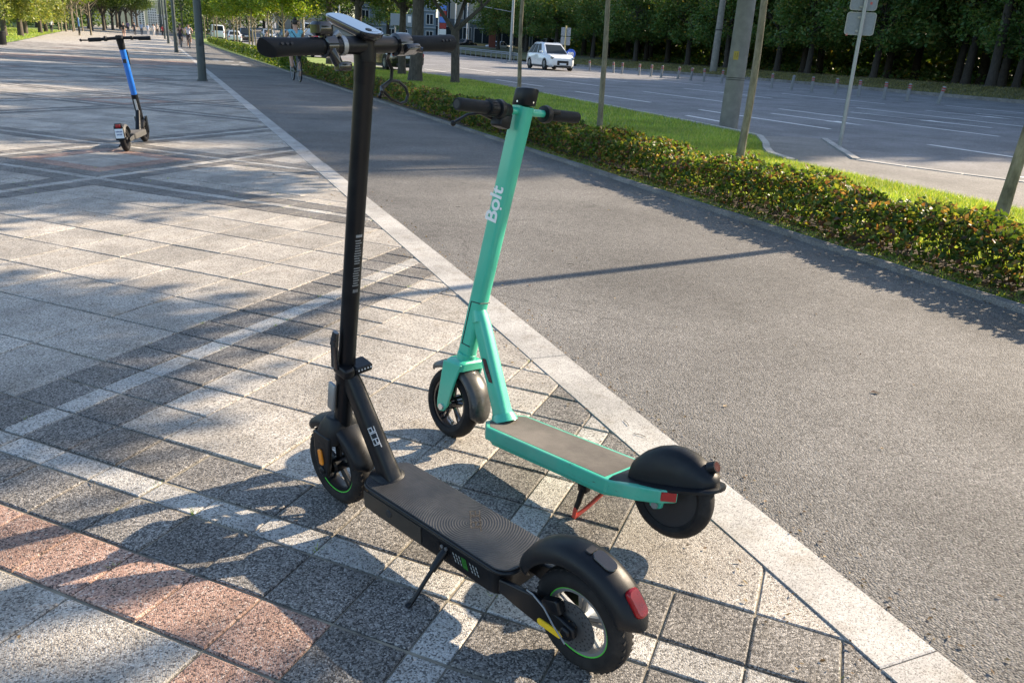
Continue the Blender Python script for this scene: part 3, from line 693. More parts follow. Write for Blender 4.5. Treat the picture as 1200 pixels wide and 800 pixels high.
# rear mudguard, light, brackets
mg = MB(); arc_shell(mg, .008, BR+.009, 16, 160, [(-.045, .142), (-.044, .154), (-.037, .169), (-.022, .178), (0, .181), (.022, .178), (.037, .169), (.044, .154), (.045, .142)], 30)
mgo = mg.build('rear_mudguard', M['blkplastic'], bs, True, angle=60)
lt = MB(); a = R(46); rot = Matrix.Rotation(-R(141)+math.pi/2, 3, 'Y')
lt.rbox(Vector((.008+math.cos(R(141))*.1825, 0, BR+.009+math.sin(R(141))*.1825)), (.062, .034, .016), .012, rot, n=4); lt.build('tail_light', M['redlens'], bs, True)
hk = MB(); t = R(108); hk.rbox(Vector((.008+math.cos(t)*.1815, 0, BR+.009+math.sin(t)*.1815)), (.058, .034, .006), .016, Matrix.Rotation(-t+math.pi/2, 3, 'Y'), n=5); hk.build('hook_cover', M['blkgloss'], bs, True)
hs = MB(); t = R(96); hs.rbox(Vector((.008+math.cos(t)*.182, 0, BR+.009+math.sin(t)*.182)), (.016, .026, .005), .004, Matrix.Rotation(-t+math.pi/2, 3, 'Y')); hs.build('hook_slot', M['dark'], bs)
for s in (1, -1):
    ar = MB(); y0, y1 = s*.046, s*.060
    ar.prism([(.205, .148), (.14, .160), (.10, .168), (.06, .158), (.02, .152), (-.018, .142), (-.024, .122), (-.010, .104), (.02, .098), (.09, .096), (.15, .103), (.205, .112)], min(y0, y1), max(y0, y1), lambda a_, b_, h: Vector((a_, h, b_)))
    ar.cyl((0, s*.058, BR), (0, s*.068, BR), .014, .012, 14)
    ar.build('rear_bracket', M['blk'], bs, True, .004)
    rf = MB(); rf.rbox((.044, s*.0615, .110), (.072, .004, .017), .008, axis=1, n=4, rot=Matrix.Rotation(R(-2), 3, 'Y')); rf.build('yellow_reflector', M['yellow'], bs, True)
cal = MB(); cal.rbox((.045, .050, .165), (.05, .022, .034), .006, Matrix.Rotation(.4, 3, 'Y')); cal.build('brake_caliper', M['blk'], bs, True)
hz = MB(); hz.tube([(.115, .060, .172), (.09, .068, .180), (.05, .076, .172), (.02, .079, .145), (-.012, .076, .112)], .0021, 8); hz.build('brake_hose', M['galv'], bs, True)
# stand
ks = MB(); ks.tube([(.392, .052, .128), (.394, .066, .118), (.399, .096, .085)], [.010, .011, .0095], 10); ks.tube([(.399, .096, .085), (.4088, .160, .012)], [.0058, .0055], 10); ks.tube([(.4088, .160, .013), (.412, .170, .008)], [.0085, .009], 10)
ks.rbox((.392, .054, .135), (.05, .012, .03), .004); kso = ks.build('side_stand', M['blk'], bs, True)
kb = MB(); kb.cyl((.385, .058, .138), (.385, .063, .138), .005, n=10); kb.cyl((.400, .058, .138), (.400, .063, .138), .005, n=10); kb.build('stand_bolts', M['alu'], kso)
# stem: leans back along its own axis
ST = lambda u: Vector((.887-.2027*(u-.281), 0, u))
stm = MB(); stm.tube([ST(.448), ST(.52), ST(1.215)], [.0245, .0235, .0228], 24); stm.tube([ST(1.213), ST(1.216), ST(1.262)], [.0230, .0236, .0240], 24)
stm.build('stem', M['blk'], bs, True)
hd = MB(); hd.tube([ST(.262), ST(.30), ST(.42)], [.029, .0255, .0255], 20); hd.tube([ST(.420), ST(.425), ST(.452)], [.028, .030, .028], 20); hd.build('head_tube', M['blk'], bs, True)
fo = MB(); fo.loft([[Vector((x+a, b, z)) for a, b in rrect(l, w, r_)] for x, z, l, w, r_ in ((.903, .296, .062, .070, .025), (.905, .272, .085, .100, .03), (.912, .235, .10, .118, .03), (.916, .215, .09, .122, .03))], True)
for s in (1, -1): fo.prism([(.955, .245), (.875, .245), (.888, .16), (.900, .112), (.92, .100), (.940, .112), (.955, .16)], min(s*.046, s*.060), max(s*.046, s*.060), lambda a_, b_, h: Vector((a_, h, b_)))
for s in (1, -1): fo.cyl((FX, s*.058, BR), (FX, s*.066, BR), .013, .011, 14)
fo.build('front_fork', M['blkplastic'], bs, True, .004)
for s in (1, -1):
    og = MB(); og.rbox((.920, s*.063, .172), (.016, .006, .050), .006, axis=1, n=3, rot=Matrix.Rotation(R(8), 3, 'Y')); og.build('orange_reflector', M['orange'], bs, True)
fg = MB(); arc_shell(fg, FX, BR, 42, 166, [(-.040, .136), (-.038, .144), (-.027, .153), (0, .157), (.027, .153), (.038, .144), (.040, .136)], 26, thick=.010); fg.build('front_mudguard', M['blkplastic'], bs, True, angle=60)
dt = MB(); bar(dt, (.838, -.003, .432), (.690, -.012, .168), (.050, .043), (.059, .054), .018, mids=((.1, (.054, .047)),)); dto = dt.build('down_tube', M['blk'], bs, True, angle=50)
nk = MB(); nk.loft([[Vector((x+a, DC*.7+b, z)) for a, b in rrect(l, w, min(l, w)*.42)] for x, z, l, w in ((.71, .160, .11, .095), (.710, .175, .095, .085), (.704, .180, .074, .072), (.698, .186, .062, .058))], True); nk.build('deck_neck', M['blkplastic'], bs, True)
o = strokes('acer', .0165, .0026, .0006).build('lettering', M['lgrey'], bs)
dd = Vector((.690-.838, -.009, .168-.432)).normalized(); yax = Vector((0, 1, 0)); nrm = dd.cross(yax).normalized()
# text runs down the tube on the face turned to the rear left
p = Vector((.838, -.003, .432))+dd*.135; fx = (Vector((-.86, .50, .45)) - dd*Vector((-.86, .50, .45)).dot(dd)).normalized()
o.matrix_local = frame(p+dd*.012+fx*.036+fx.cross(dd)*(-.010), dd, fx.cross(dd), fx)
sw = o.modifiers.new('wrap', 'SHRINKWRAP'); sw.target = dto; sw.wrap_method = 'PROJECT'; sw.use_project_z = True; sw.use_negative_direction = True; sw.use_positive_direction = True; sw.offset = .0006
hn = MB(); c = ST(.462); hn.rbox(c+Vector((-.020, -.028, .0)), (.050, .058, .022), .006, Matrix.Rotation(R(-11), 3, 'Y')); hn.rbox(c+Vector((-.015, .018, 0)), (.06, .034, .030), .008, Matrix.Rotation(R(-11), 3, 'Y')); hno = hn.build('folding_hinge', M['blk'], bs, True, .002)
hb = MB()
for k in range(5): hb.cyl(c+Vector((-.046, -.008-.010*k, -.001)), c+Vector((-.0475, -.008-.010*k, -.001)), .0026, n=8)
hb.build('hinge_screws', M['lgrey'], hno)
hl = MB(); bar(hl, ST(.470)+Vector((.002, .034, 0)), ST(.560)+Vector((.006, .042, 0)), (.030, .013), (.022, .011), .005); bar(hl, ST(.54)+Vector((.005, .041, 0)), ST(.578)+Vector((.007, .036, 0)), (.026, .015), (.020, .012), .005); hl.build('folding_lever', M['blkgloss'], bs, True)
hp = MB(); hp.rbox(ST(.372)+Vector((.012, .034, 0)), (.03, .010, .085), .004, Matrix.Rotation(R(-11), 3, 'Y')); hp.build('silver_badge', M['galv'], bs, True)
# warning sticker with fine print
sk = MB(); pr = MB()
def on_stem(mb, u0, u1, a0, a1, rr, mi=None):
    k = 4; vs = []
    for i in range(k+1):
        a = R(a0+(a1-a0)*i/k)
        for u in (u0, u1): q = ST(u); vs.append(q+Vector((math.cos(a)*rr, math.sin(a)*rr*.97, 0)))
    mb.add(vs, [(2*i, 2*i+2, 2*i+3, 2*i+1) for i in range(k)], mi)
on_stem(sk, .690, .862, 134, 206, .0236); sk.build('sticker', M['blkgloss'], bs)
on_stem(pr, .845, .852, 152, 196, .0240); 
for k in range(19):
    u = .835-.0068*k; a1 = 196-random.random()*14
    if k not in (10,): on_stem(pr, u, u+.0028, 148+random.random()*5, a1, .0240)
for k in range(4): on_stem(pr, .694, .703, 154+k*9, 154+k*9+5, .0240)
pr.build('sticker_print', mono('faint_print', (.24, .25, .26), .5), bs)
# handlebar
HB = Vector((.684, 0, 1.291)); hbm = MB()
hbm.tube([HB+Vector((0, y, 0)) for y in (.17, .10, .03, -.03, -.09, -.15)], [.0155, .017, .019, .019, .017, .0155], 18)
hbm.tube([ST(1.25), HB+Vector((.004, 0, .010))], [.0245, .025], 20); hbo = hbm.build('handlebar', M['blk'], bs, True)
for s in (1, -1):
    g = MB(); rings = []
    for t, rr, cut in ((.118, .0165, 0), (.122, .0182, 0), (.17, .0176, 0), (.215, .0188, 0), (.248, .0196, 0), (.2535, .0185, 0)):
        rings.append([HB+Vector((rr*math.cos(2*math.pi*k/20), s*(t-(s > 0)*max(0, t-.21)/.04*.017*(1-math.sin(2*math.pi*k/20))*.5*(1+math.cos(2*math.pi*k/20+math.pi))*.9), rr*math.sin(2*math.pi*k/20))) for k in range(20)])
    g.loft(rings, True); go = g.build('grip', M['grip'], hbo, True)
    gh = MB()
    for k in range(3): q = HB+Vector((-.0178, s*(.218-.011*k)+(s < 0)*-.014, .0065)); gh.cyl(q, q+Vector((-.0026, 0, .0011)), .0030, n=8)
    gh.build('grip_dimples', M['dark'], go)
bl = MB(); q = HB+Vector((0, .098, 0)); bl.lathe([(.019, -.014), (.024, -.012), (.024, .012), (.019, .014)], c=q, n=20)
bl.rbox(q+Vector((.004, .010, .034)), (.034, .044, .028), .010, n=4); bl.rbox(q+Vector((0, .006, .02)), (.02, .018, .03), .004); bl.tube([q+Vector((-.01, 0, .0)), q+Vector((-.022, -.004, -.028)), q+Vector((-.02, -.016, -.045))], [.012, .011, .009], 10)
bl.rbox(q+Vector((-.022, -.020, -.040)), (.022, .036, .018), .005); bl.tube([q+Vector((.01, 0, 0)), q+Vector((.03, .03, -.014)), q+Vector((.042, .10, -.012)), q+Vector((.038, .14, -.008))], [.008, .0065, .005, .005], 8, flat=.6); bl.build('brake_lever', M['blkgloss'], hbo, True)
br_ = MB(); br_.tube([q+Vector((-.004, -.010, .018)), q+Vector((-.006, -.022, .026)), q+Vector((-.004, -.030, .020))], [.006, .007, .005], 8); br_.lathe([(.0188, -.006), (.0205, -.005), (.0205, .005), (.0188, .006)], c=q+Vector((0, -.034, 0)), n=18); br_.build('lever_collar', M['galv'], hbo, True)
th = MB(); q = HB+Vector((0, -.098, 0)); th.lathe([(.018, -.020), (.0245, -.017), (.0255, .0), (.0245, .017), (.018, .020)], c=q, n=22); th.rbox(q+Vector((-.022, -.012, -.010)), (.030, .040, .014), .005, Matrix.Rotation(.5, 3, 'Y')); th.tube([q+Vector((-.024, -.02, -.008)), q+Vector((-.036, -.034, -.012))], [.008, .006], 8); th.build('throttle', M['blkgloss'], hbo, True)
# display pod
dp = MB(); pc = Vector((.722, 0, 1.334)); rot = Matrix.Rotation(R(-14), 3, 'Y')
def pod(l, w, r_): return rrect(l, w, r_, 8)
rings = []
for z, l, w in ((-.018, .142, .040), (-.010, .166, .056), (-.003, .172, .060), (0, .171, .059)): rings.append([pc+rot @ Vector((a, b, z)) for a, b in pod(l, w, w*.49)])
dp.loft(rings, True); dpo = dp.build('display_housing', M['blkgloss'], bs, True, angle=50)
ds = MB(); ds.loft([[pc+rot @ Vector((a, b, z)) for a, b in pod(l, w, w*.49)] for z, l, w in ((.0002, .165, .053), (.0014, .163, .051))], True); ds.build('display_glass', M['screen'], dpo, True)
db = MB(); db.loft([[pc+rot @ Vector((a-.052, b, .0016)) for a, b in rrect(.016, .012, .0058, 5)], [pc+rot @ Vector((a-.052, b, .0030)) for a, b in rrect(.015, .011, .0054, 5)]], True); db.build('power_button', M['dark'], dpo, True)
di = MB()
for k in range(4): di.add([pc+rot @ Vector((-.066+a, .006-.006*k+b, .0018)) for a, b in ((-.002, -.0015), (.002, -.0015), (.002, .0015), (-.002, .0015))], [(0, 1, 2, 3)])
di.build('display_icons', M['lgrey'], dpo)
fl = MB(); fl.tube([Vector((.70, 0, 1.306)), Vector((.76, 0, 1.312)), Vector((.794, 0, 1.326))], [.014, .018, .016], 16); fl.build('headlight', M['grey'], bs, True)
cb = MB()
X = .715
cb.tube([(.69, -.068, 1.272), (X, -.082, 1.258), (X, -.094, 1.235), (X, -.090, 1.212), (X, -.066, 1.196), (X-.02, -.040, 1.178)], .0042, 8); 
cb.tube([(X-.025, -.042, 1.190), (X, -.060, 1.197), (X, -.088, 1.211), (X, -.112, 1.208), (X, -.132, 1.193), (X, -.139, 1.176), (X, -.132, 1.161), (X, -.114, 1.157), (X, -.086, 1.170), (X, -.060, 1.193)], .0036, 8); cb.build('brake_cable', M['blk'], bs, True)

# --- the teal scooter behind it, propped on its centre stand with the rear wheel lifted
gs = empty('electric_scooter', mat=frame((1.1989, 1.5408, .045), (-.3973, .91634, -.0498), (-.91452, -.39084, .1044), (.0762, .08702, .99329)),
           label='teal green scooter on its red and black stand, rear wheel lifted off the paving', cat='scooter', group='parked electric scooters')
GR = .1255; GF = .902
gwr = scooter_wheel(gs, 0, GR, .06, 0, None, 0, 'dark')
hm = MB(); hm.lathe([(.001, .026), (.03, .026), (.05, .022), (.084, .020), (.084, -.020), (.05, -.022), (.03, -.026), (.001, -.026)], n=40); hm.build('hub_motor', M['dark'], gwr, True); gw = scooter_wheel(gs, GF, GR, .06, 5, None, 0, 'blkgloss', steer=R(-4))
GT = lambda u: Vector((.860-.1895*(u-.278), 0, u))
st = MB(); bar(st, GT(.285), GT(1.138), (.062, .046), (.064, .050), .017, mids=((.3, (.062, .047)), (.96, (.064, .050)))); st.build('stem', M['teal'], gs, True, angle=50)
cp_ = MB()
ax_ = (GT(1.2)-GT(1.1)).normalized()
cp_.loft([[GT(1.138)+ax_*h+Vector((a, b, 0)) for a, b in rrect(l, w, w*.46, 6)] for h, l, w in ((0, .070, .056), (.002, .074, .060), (.046, .074, .060), (.050, .070, .056))], True); cpo = cp_.build('top_cap', M['blkplastic'], gs, True, angle=50)
cg = MB(); cg.loft([[GT(1.138)+ax_*h+Vector((a, b, 0)) for a, b in rrect(l, w, w*.46, 6)] for h, l, w in ((.0503, .064, .050), (.0515, .062, .048))], True); cg.build('cap_glass', M['screen'], cpo, True)
for y in (.031, .0): cs = MB(); q = GT(1.148)+Vector((-.034 if y == 0 else .0, y, 0)); cs.cyl(q, q+(Vector((-.004, 0, 0)) if y == 0 else Vector((0, .0015, 0))), .003, n=8); cs.build('cap_screw', M['alu'], cpo)
hbG = GT(1.120); hg = MB(); hg.tube([hbG+Vector((0, .15, -.002)), hbG, hbG+Vector((0, -.16, .004))], [.0115, .0115, .0115], 14); hgo = hg.build('handlebar', M['teal'], gs, True)
for s, a, b_ in ((1, .150, .272), (-1, .135, .268)):
    g = MB(); k0 = hbG
    g.loft([[k0+Vector((rr*math.cos(2*math.pi*k/20), s*t, rr*math.sin(2*math.pi*k/20)+(-.004 if s > 0 else .006)*t/.27)) for k in range(20)] for t, rr in ((a, .0160), (a+.003, .0182), (b_-.006, .0182), (b_, .0165))], True); go = g.build('grip', M['grip'], hgo, True)
    e = MB(); e.lathe([(.0001, s*(b_+.0005)), (.012, s*(b_+.0006)), (.013, s*(b_-.003))], c=k0+Vector((0, 0, -.004 if s > 0 else .006)), n=16); e.build('grip_end', M['dark'], go, True)
tw = MB(); tw.lathe([(.016, .152), (.0235, .150), (.024, .128), (.0205, .126), (.0205, .112), (.028, .110), (.029, .098), (.027, .092), (.021, .080), (.019, .060)], c=hbG+Vector((0, 0, -.002)), n=24)
for k in range(16):
    t = 2*math.pi*k/16; tw.box(hbG+Vector((math.cos(t)*.0238, .139, math.sin(t)*.0238-.002)), (.004, .02, .004), Matrix.Rotation(-t, 3, 'Y'))
tw.build('throttle', M['blkplastic'], hgo, True)
lv = MB(); q = hbG+Vector((.012, .075, -.030)); lv.rbox(q, (.045, .050, .048), .008, Matrix.Rotation(R(10), 3, 'X')); lv.tube([q+Vector((.02, .02, .0)), q+Vector((.034, .06, .012)), q+Vector((.042, .10, .004)), q+Vector((.046, .15, -.024))], [.0075, .0065, .0055, .006], 10, flat=.7); lv.sphere(q+Vector((.046, .152, -.026)), .0085, 10, 6); lvo = lv.build('brake_lever', M['blkplastic'], hgo, True)
ls = MB(); ls.cyl(q+Vector((-.018, .012, .028)), q+Vector((-.025, .012, .028)), .004, n=8); ls.build('lever_screw', M['alu'], lvo)
bel = MB(); bel.lathe([(.013, -.095), (.026, -.098), (.028, -.108), (.026, -.120), (.017, -.124)], c=hbG+Vector((0, 0, .002)), n=22); bel.rbox(hbG+Vector((-.014, -.138, .012)), (.02, .04, .012), .004); bel.build('bell', M['blkplastic'], hgo, True)
# lettering up the left face of the stem
tx = GT(.835); tm = text_mesh('Bolt', .070, .0004, .0015); u_ = ax_
decal(tm, 'lettering', M['white'], gs, frame(GT(.832)+Vector((.004, .0252, 0)), u_, u_.cross(Vector((0, -1, 0))).normalized()*-1 if False else Vector((0, 1, 0)).cross(u_), Vector((0, 1, 0))))
do = MB(); q = GT(.822)+Vector((-.026, .0250, 0)); do.lathe([(.0001, .0005), (.0042, .0005), (.0042, 0)], c=q, n=12); do.build('lettering_dot', M['white'], gs)
sm = MB()
for a_, b2 in (((.012, .355), (.012, .505)), ((.012, .505), (-.030, .505)), ((.014, .355), (-.028, .350))):
    sm.tube([GT(a_[1])+Vector((a_[0], .0240, 0)), GT(b2[1])+Vector((b2[0], .0240, 0))], .0016, 6)
sm.tube([GT(.505)+Vector((-.030, .024, 0)), GT(.505)+Vector((-.032, .0, 0)), GT(.505)+Vector((-.031, -.02, 0))], .0016, 6)
sm.build('seam', M['dark'], gs)
dt = MB(); bar(dt, (.806, 0, .462), (.655, 0, .140), (.050, .044), (.066, .056), .016, mids=((.12, (.056, .046)), (.9, (.060, .050)))); dt.tube([(.800, 0, .44), (.815, 0, .475)], [.030, .026], 16); dt.tube([(.662, 0, .158), (.652, 0, .134)], [.036, .046], 16); dt.build('down_tube', M['teal'], gs, True, angle=50)
rp = MB(); q = Vector((.735, .0245, .292)); rp.prism([(.004, .036), (-.012, .036), (-.018, -.004), (-.022, -.036), (-.006, -.036), (.002, .0)], 0, .002, lambda a_, b_, h: q+Vector((a_+b_*.42, h, b_))); rp.build('side_reflector', M['darklens'], gs)
fk = MB(); fk.loft([[Vector((x+a_, b_, z)) for a_, b_ in rrect(l, w, .016)] for x, z, l, w in ((.862, .298, .080, .082), (.860, .290, .086, .112), (.862, .262, .080, .118))], True)
for s in (1, -1): fk.prism([(.905, .288), (.820, .288), (.846, .215), (.872, .128), (.886, .108), (.906, .104), (.920, .115), (.922, .14)], min(s*.050, s*.060), max(s*.050, s*.060), lambda a_, b_, h: Vector((a_, h, b_)))
fk.tube([GT(.27), GT(.32)], [.036, .033], 16); fk.build('front_fork', M['teal'], gs, True, .004)
for s in (1, -1): ab = MB(); ab.lathe([(.0001, s*.066), (.011, s*.066), (.012, s*.060)], c=(GF-.005, 0, .122), n=12); ab.build('axle_bolt', M['alu'], gs, True)
fm = MB(); arc_shell(fm, GF, GR, 50, 192, [(-.046, .132), (-.043, .143), (-.030, .152), (0, .156), (.030, .152), (.043, .143), (.046, .132)], 26); fm.build('front_mudguard', pbr('scuffed_grey_mudguard', (.035, .035, .035), .3, dust=.3, vscale=16), gs, True, angle=60)
dg = MB()
outl = [(.680, .060), (.640, .098), (.16, .104), (.13, .100), (.13, -.100), (.16, -.104), (.640, -.098), (.680, -.060)]
dg.prism(outl, .094, .137, lambda a_, b_, h: Vector((a_, b_, h)))
for s in (1, -1): dg.loft([[Vector((x, s*y, z)) for y, z in ((y0, z0), (y1, z0), (y1, z1), (y0, z1))] for x, y0, y1, z0, z1 in ((.150, .060, .1035, .094, .1365), (.06, .060, .098, .108, .150))]+[[Vector((-.050, s*.058, .132)), Vector((-.012, s*.092, .126)), Vector((-.012, s*.092, .164)), Vector((-.050, s*.058, .170))]], True)
dg.build('deck', M['tealworn'], gs, False, .004)
du = MB(); du.prism([(.66, .06), (.62, .085), (.17, .085), (.12, .05), (.12, -.05), (.17, -.085), (.62, -.085), (.66, -.06)], .078, .094, lambda a_, b_, h: Vector((a_, b_, h))); du.build('battery_tray', M['teal'], gs, False, .004)
gm = MB(); gm.prism([(.668, .052), (.634, .086), (.168, .091), (.168, -.091), (.634, -.086), (.668, -.052)], .1365, .1378, lambda a_, b_, h: Vector((a_, b_, h))); gm.build('deck_mat', M['gripmat'], gs, False, .001)
rm = MB(); rings = []
for x, zr, w in ((.128, .150, .030), (.126, .168, .044), (.120, .196, .052), (.094, .224, .055), (.060, .247, .056), (.025, .261, .056), (-.012, .266, .055), (-.050, .261, .053), (-.080, .248, .049), (-.104, .235, .042), (-.120, .222, .030), (-.128, .212, .014)):
    zb = .139+max(0, (.09-x))*.235; w *= .92; rings.append([Vector((x, w*math.copysign(abs(math.cos(t))**.75, math.cos(t)), zb+(max(zr, zb+.008)-zb)*max(0, math.sin(t))**.8)) for t in [math.pi*k/12 for k in range(13)]])
rm.loft(rings, True)
fl_ = [(.152, .139, .094), (.12, .140, .094), (.07, .146, .088), (.02, .157, .082), (-.03, .168, .078), (-.075, .179, .070), (-.105, .186, .061), (-.126, .191, .048), (-.139, .194, .030), (-.146, .196, .010)]
rm.loft([[Vector((x, y*w, z+.004*(abs(y) < .9))) for y in (-1, -.8, -.4, 0, .4, .8, 1)]+[Vector((x, y*w, z-.008)) for y in (1, .4, -.4, -1)] for x, z, w in fl_], True)
rm.build('rear_mudguard', M['blkplastic'], gs, True, angle=60)
tl = MB(); q = Vector((-.096, 0, .236)); tl.tube([q, q+Vector((-.022, 0, .012))], [.017, .016], 16); tlo = tl.build('tail_light', M['blkplastic'], gs, True); tl2 = MB(); tl2.lathe([(.0001, .001), (.0135, .0005), (.014, -.001)], c=q+Vector((-.022, 0, .012)), axis=(-.88, 0, .48), n=16); tl2.build('light_lens', M['darklens'], tlo, True)
for s in (1, -1):
    rf = MB(); rf.rbox((-.0318, s*.0758, .148), (.003, .042, .026), .003, axis=0, rot=Matrix.Rotation(s*R(132), 3, 'Z')); rf.build('red_reflector', M['redlens'], gs, True)
    hg_ = MB(); hg_.prism([(.026, .128), (-.018, .136), (-.014, .108), (.004, .100), (.020, .106)], min(s*.066, s*.080), max(s*.066, s*.080), lambda a_, b_, h: Vector((a_, h, b_))); hg_.build('axle_bracket', M['tealworn'], gs, False, .002)
    bo = MB(); bo.lathe([(.0001, s*.088), (.010, s*.088), (.010, s*.080)], c=(.002, 0, .114), n=8); bo.build('axle_bolt', M['galv'], gs, True)
kg = MB(); kg.rbox((.262, .055, .068), (.034, .024, .044), .005, Matrix.Rotation(R(-10), 3, 'X')); kg.tube([(.262, .056, .060), (.268, .064, .010), (.270, .070, -.008)], [.010, .0085, .008], 10); kgo = kg.build('centre_stand', M['blk'], gs, True)
kr = MB(); kr.tube([(.270, .070, -.004), (.271, .074, -.036)], [.0075, .0065], 10); kr.tube([(.271, .0745, -.037), (.262, .035, -.018), (.248, -.02, .020), (.240, -.055, .060)], .0065, 10); kr.build('stand_rod', M['redrod'], kgo, True)
kb = MB(); kb.cyl((.262, .067, .076), (.262, .070, .076), .004, n=8); kb.build('stand_bolts', M['alu'], kgo)

# --- the blue scooter further back
hd_ = R(78.5); s_ = Vector((math.cos(hd_), math.sin(hd_), 0)); l0 = Vector((-s_.y, s_.x, 0)); ln = R(5.0)
u_ = Vector((0, 0, 1))*math.cos(ln)+l0*math.sin(ln); l_ = l0*math.cos(ln)-Vector((0, 0, 1))*math.sin(ln)
us = empty('electric_scooter', mat=frame((-.418, 9.906, 0), s_, l_, u_), label='blue rental scooter with a white number plate standing out on the open paving', cat='scooter', group='parked electric scooters')
UR = .125; scooter_wheel(us, 0, UR, .06, 8, None, 24, 'dark'); scooter_wheel(us, .90, UR, .06, 8, None, 24, 'dark', steer=R(-4))
UT = lambda u: Vector((.855-.27*(u-.30), 0, u))
a = MB(); a.tube([UT(.56), UT(1.06)], [.034, .034], 16); a.build('stem', M['blue'], us, True)
a = MB(); a.tube([UT(.20), UT(.56)], [.036, .038], 16); a.build('stem_sleeve', M['blkplastic'], us, True)
a = MB(); a.tube([UT(1.06), UT(1.17)], [.036, .042], 16); a.build('stem_collar', M['blkplastic'], us, True)
a = MB(); a.rbox(UT(.42)+Vector((-.038, .0, 0)), (.004, .026, .17), .006, Matrix.Rotation(R(-15), 3, 'Y'), axis=0); a.build('white_label', M['lgrey'], us)
a = MB(); a.rbox(UT(.93)+Vector((-.035, 0, 0)), (.012, .04, .045), .004); a.rbox(UT(.97)+Vector((.02, -.035, 0)), (.02, .02, .16), .004, Matrix.Rotation(R(-15), 3, 'Y')); a.build('stem_marks', M['dark'], us)
a = MB(); q = UT(1.175); a.tube([q+Vector((0, .32, -.01)), q+Vector((0, 0, .004)), q+Vector((0, -.32, -.004))], .017, 12); a.rbox(q+Vector((0, 0, .01)), (.09, .08, .045), .02); a.rbox(q+Vector((0, .15, 0)), (.05, .03, .055), .01); a.rbox(q+Vector((0, -.13, 0)), (.045, .03, .045), .01)
ho = a.build('handlebar', M['blkplastic'], us, True)
for s in (1, -1):
    a = MB(); a.tube([q+Vector((0, s*.20, -.006)), q+Vector((0, s*.33, -.008))], [.022, .022], 12); a.build('grip', M['grip'], ho, True)
a = MB(); a.tube([q+Vector((.03, .17, -.01)), q+Vector((.05, .30, -.012)), q+Vector((.05, .42, -.008))], [.009, .007, .008], 8); a.sphere(q+Vector((.05, .425, -.008)), .016, 8, 6); a.build('brake_lever', M['blkplastic'], ho, True)
a = MB(); a.prism(deck_outline(.17, .70, .085, .04, .05, 0), .105, .165, lambda a_, b_, h: Vector((a_, b_, h))); a.build('deck', mono('dark_grey_deck', (.06, .06, .058), .6), us, True, .006)
a = MB(); a.prism(deck_outline(.19, .68, .075, .04, .05, 0), .165, .169, lambda a_, b_, h: Vector((a_, b_, h))); a.build('deck_mat', M['gripmat'], us, True)
a = MB(); bar(a, (.81, 0, .36), (.66, 0, .15), (.06, .05), (.08, .06), .02); a.build('down_tube', M['blkplastic'], us, True)
a = MB(); arc_shell(a, 0, UR, 15, 168, [(-.05, .145), (-.035, .165), (0, .172), (.035, .165), (.05, .145)], 18); a.build('rear_mudguard', mono('dark_grey_deck', (.06, .06, .058), .6), us, True)
a = MB(); arc_shell(a, .90, UR, 40, 165, [(-.05, .140), (-.035, .155), (0, .16), (.035, .155), (.05, .140)], 18); a.build('front_mudguard', M['blkplastic'], us, True)
for s in (1, -1):
    a = MB(); a.prism([(.93, .30), (.84, .30), (.87, .14), (.885, .105), (.915, .105), (.925, .14)], min(s*.052, s*.064), max(s*.052, s*.064), lambda a_, b_, h: Vector((a_, h, b_))); a.build('fork_leg', M['blkplastic'], us, False, .004)
    a = MB(); a.prism([(.20, .155), (.03, .145), (-.02, .13), (-.02, .105), (.03, .098), (.20, .11)], min(s*.052, s*.062), max(s*.052, s*.062), lambda a_, b_, h: Vector((a_, h, b_))); a.build('rear_bracket', mono('dark_grey_deck', (.06, .06, .058), .6), us, False, .004)
a = MB(); a.rbox((-.155, 0, .285), (.03, .075, .055), .008); a.rbox((-.158, 0, .21), (.02, .10, .15), .01); ro = a.build('plate_holder', M['blkplastic'], us, True)
a = MB(); a.rbox((-.172, 0, .286), (.006, .05, .036), .004); a.build('tail_light', M['redlens'], ro, True)
a = MB(); a.rbox((-.170, 0, .205), (.004, .085, .10), .006, axis=0); a.build('number_plate', M['plate'], ro)
a = MB()
for r_, n_ in ((.225, 5), (.195, 4)):
    for k in range(n_): a.box((-.1725, (k-(n_-1)/2)*.014, r_), (.001, .008, .016))
a.build('plate_print', mono('blue_print', (.03, .06, .22)), ro)
a = MB(); a.tube([(.30, .06, .11), (.28, .15, .02)], [.008, .008], 8); a.build('side_stand', M['blkplastic'], us, True)
# ------------------------------------------------------------------ posts, signs, bollards
def lamp_post(x, y, label):
    r = empty('lamp_post', (x, y, Z(x, y)), label=label, cat='lamp post', group='dark lamp posts along the path edge')
    a = MB(); a.tube([(0, 0, 0), (0, 0, 4.5), (0, 0, 8.6)], [.115, .088, .055], 20); a.build('pole', M['post'], r, True)
    a = MB(); a.lathe([(.15, 0), (.15, .016), (.118, .02), (.118, .10)], axis=(0, 0, 1), n=20)
    for k in range(4): t = k*math.pi/2+.4; a.cyl((math.cos(t)*.137, math.sin(t)*.137, .01), (math.cos(t)*.137, math.sin(t)*.137, .04), .011, n=6)
    a.build('base_plate', M['post'], r, True)
    a = MB(); a.rbox((0, -.068 if False else -.105, 1.1), (.07, .03, .36), .006); a.build('service_hatch', M['post'], r, True)
    a = MB(); a.tube([(0, 0, 8.5), (.3, 0, 8.72), (.9, 0, 8.8)], [.05, .045, .04], 12); a.rbox((1.15, 0, 8.8), (.6, .26, .09), .04); a.build('lamp_head', M['post'], r, True)
    return r
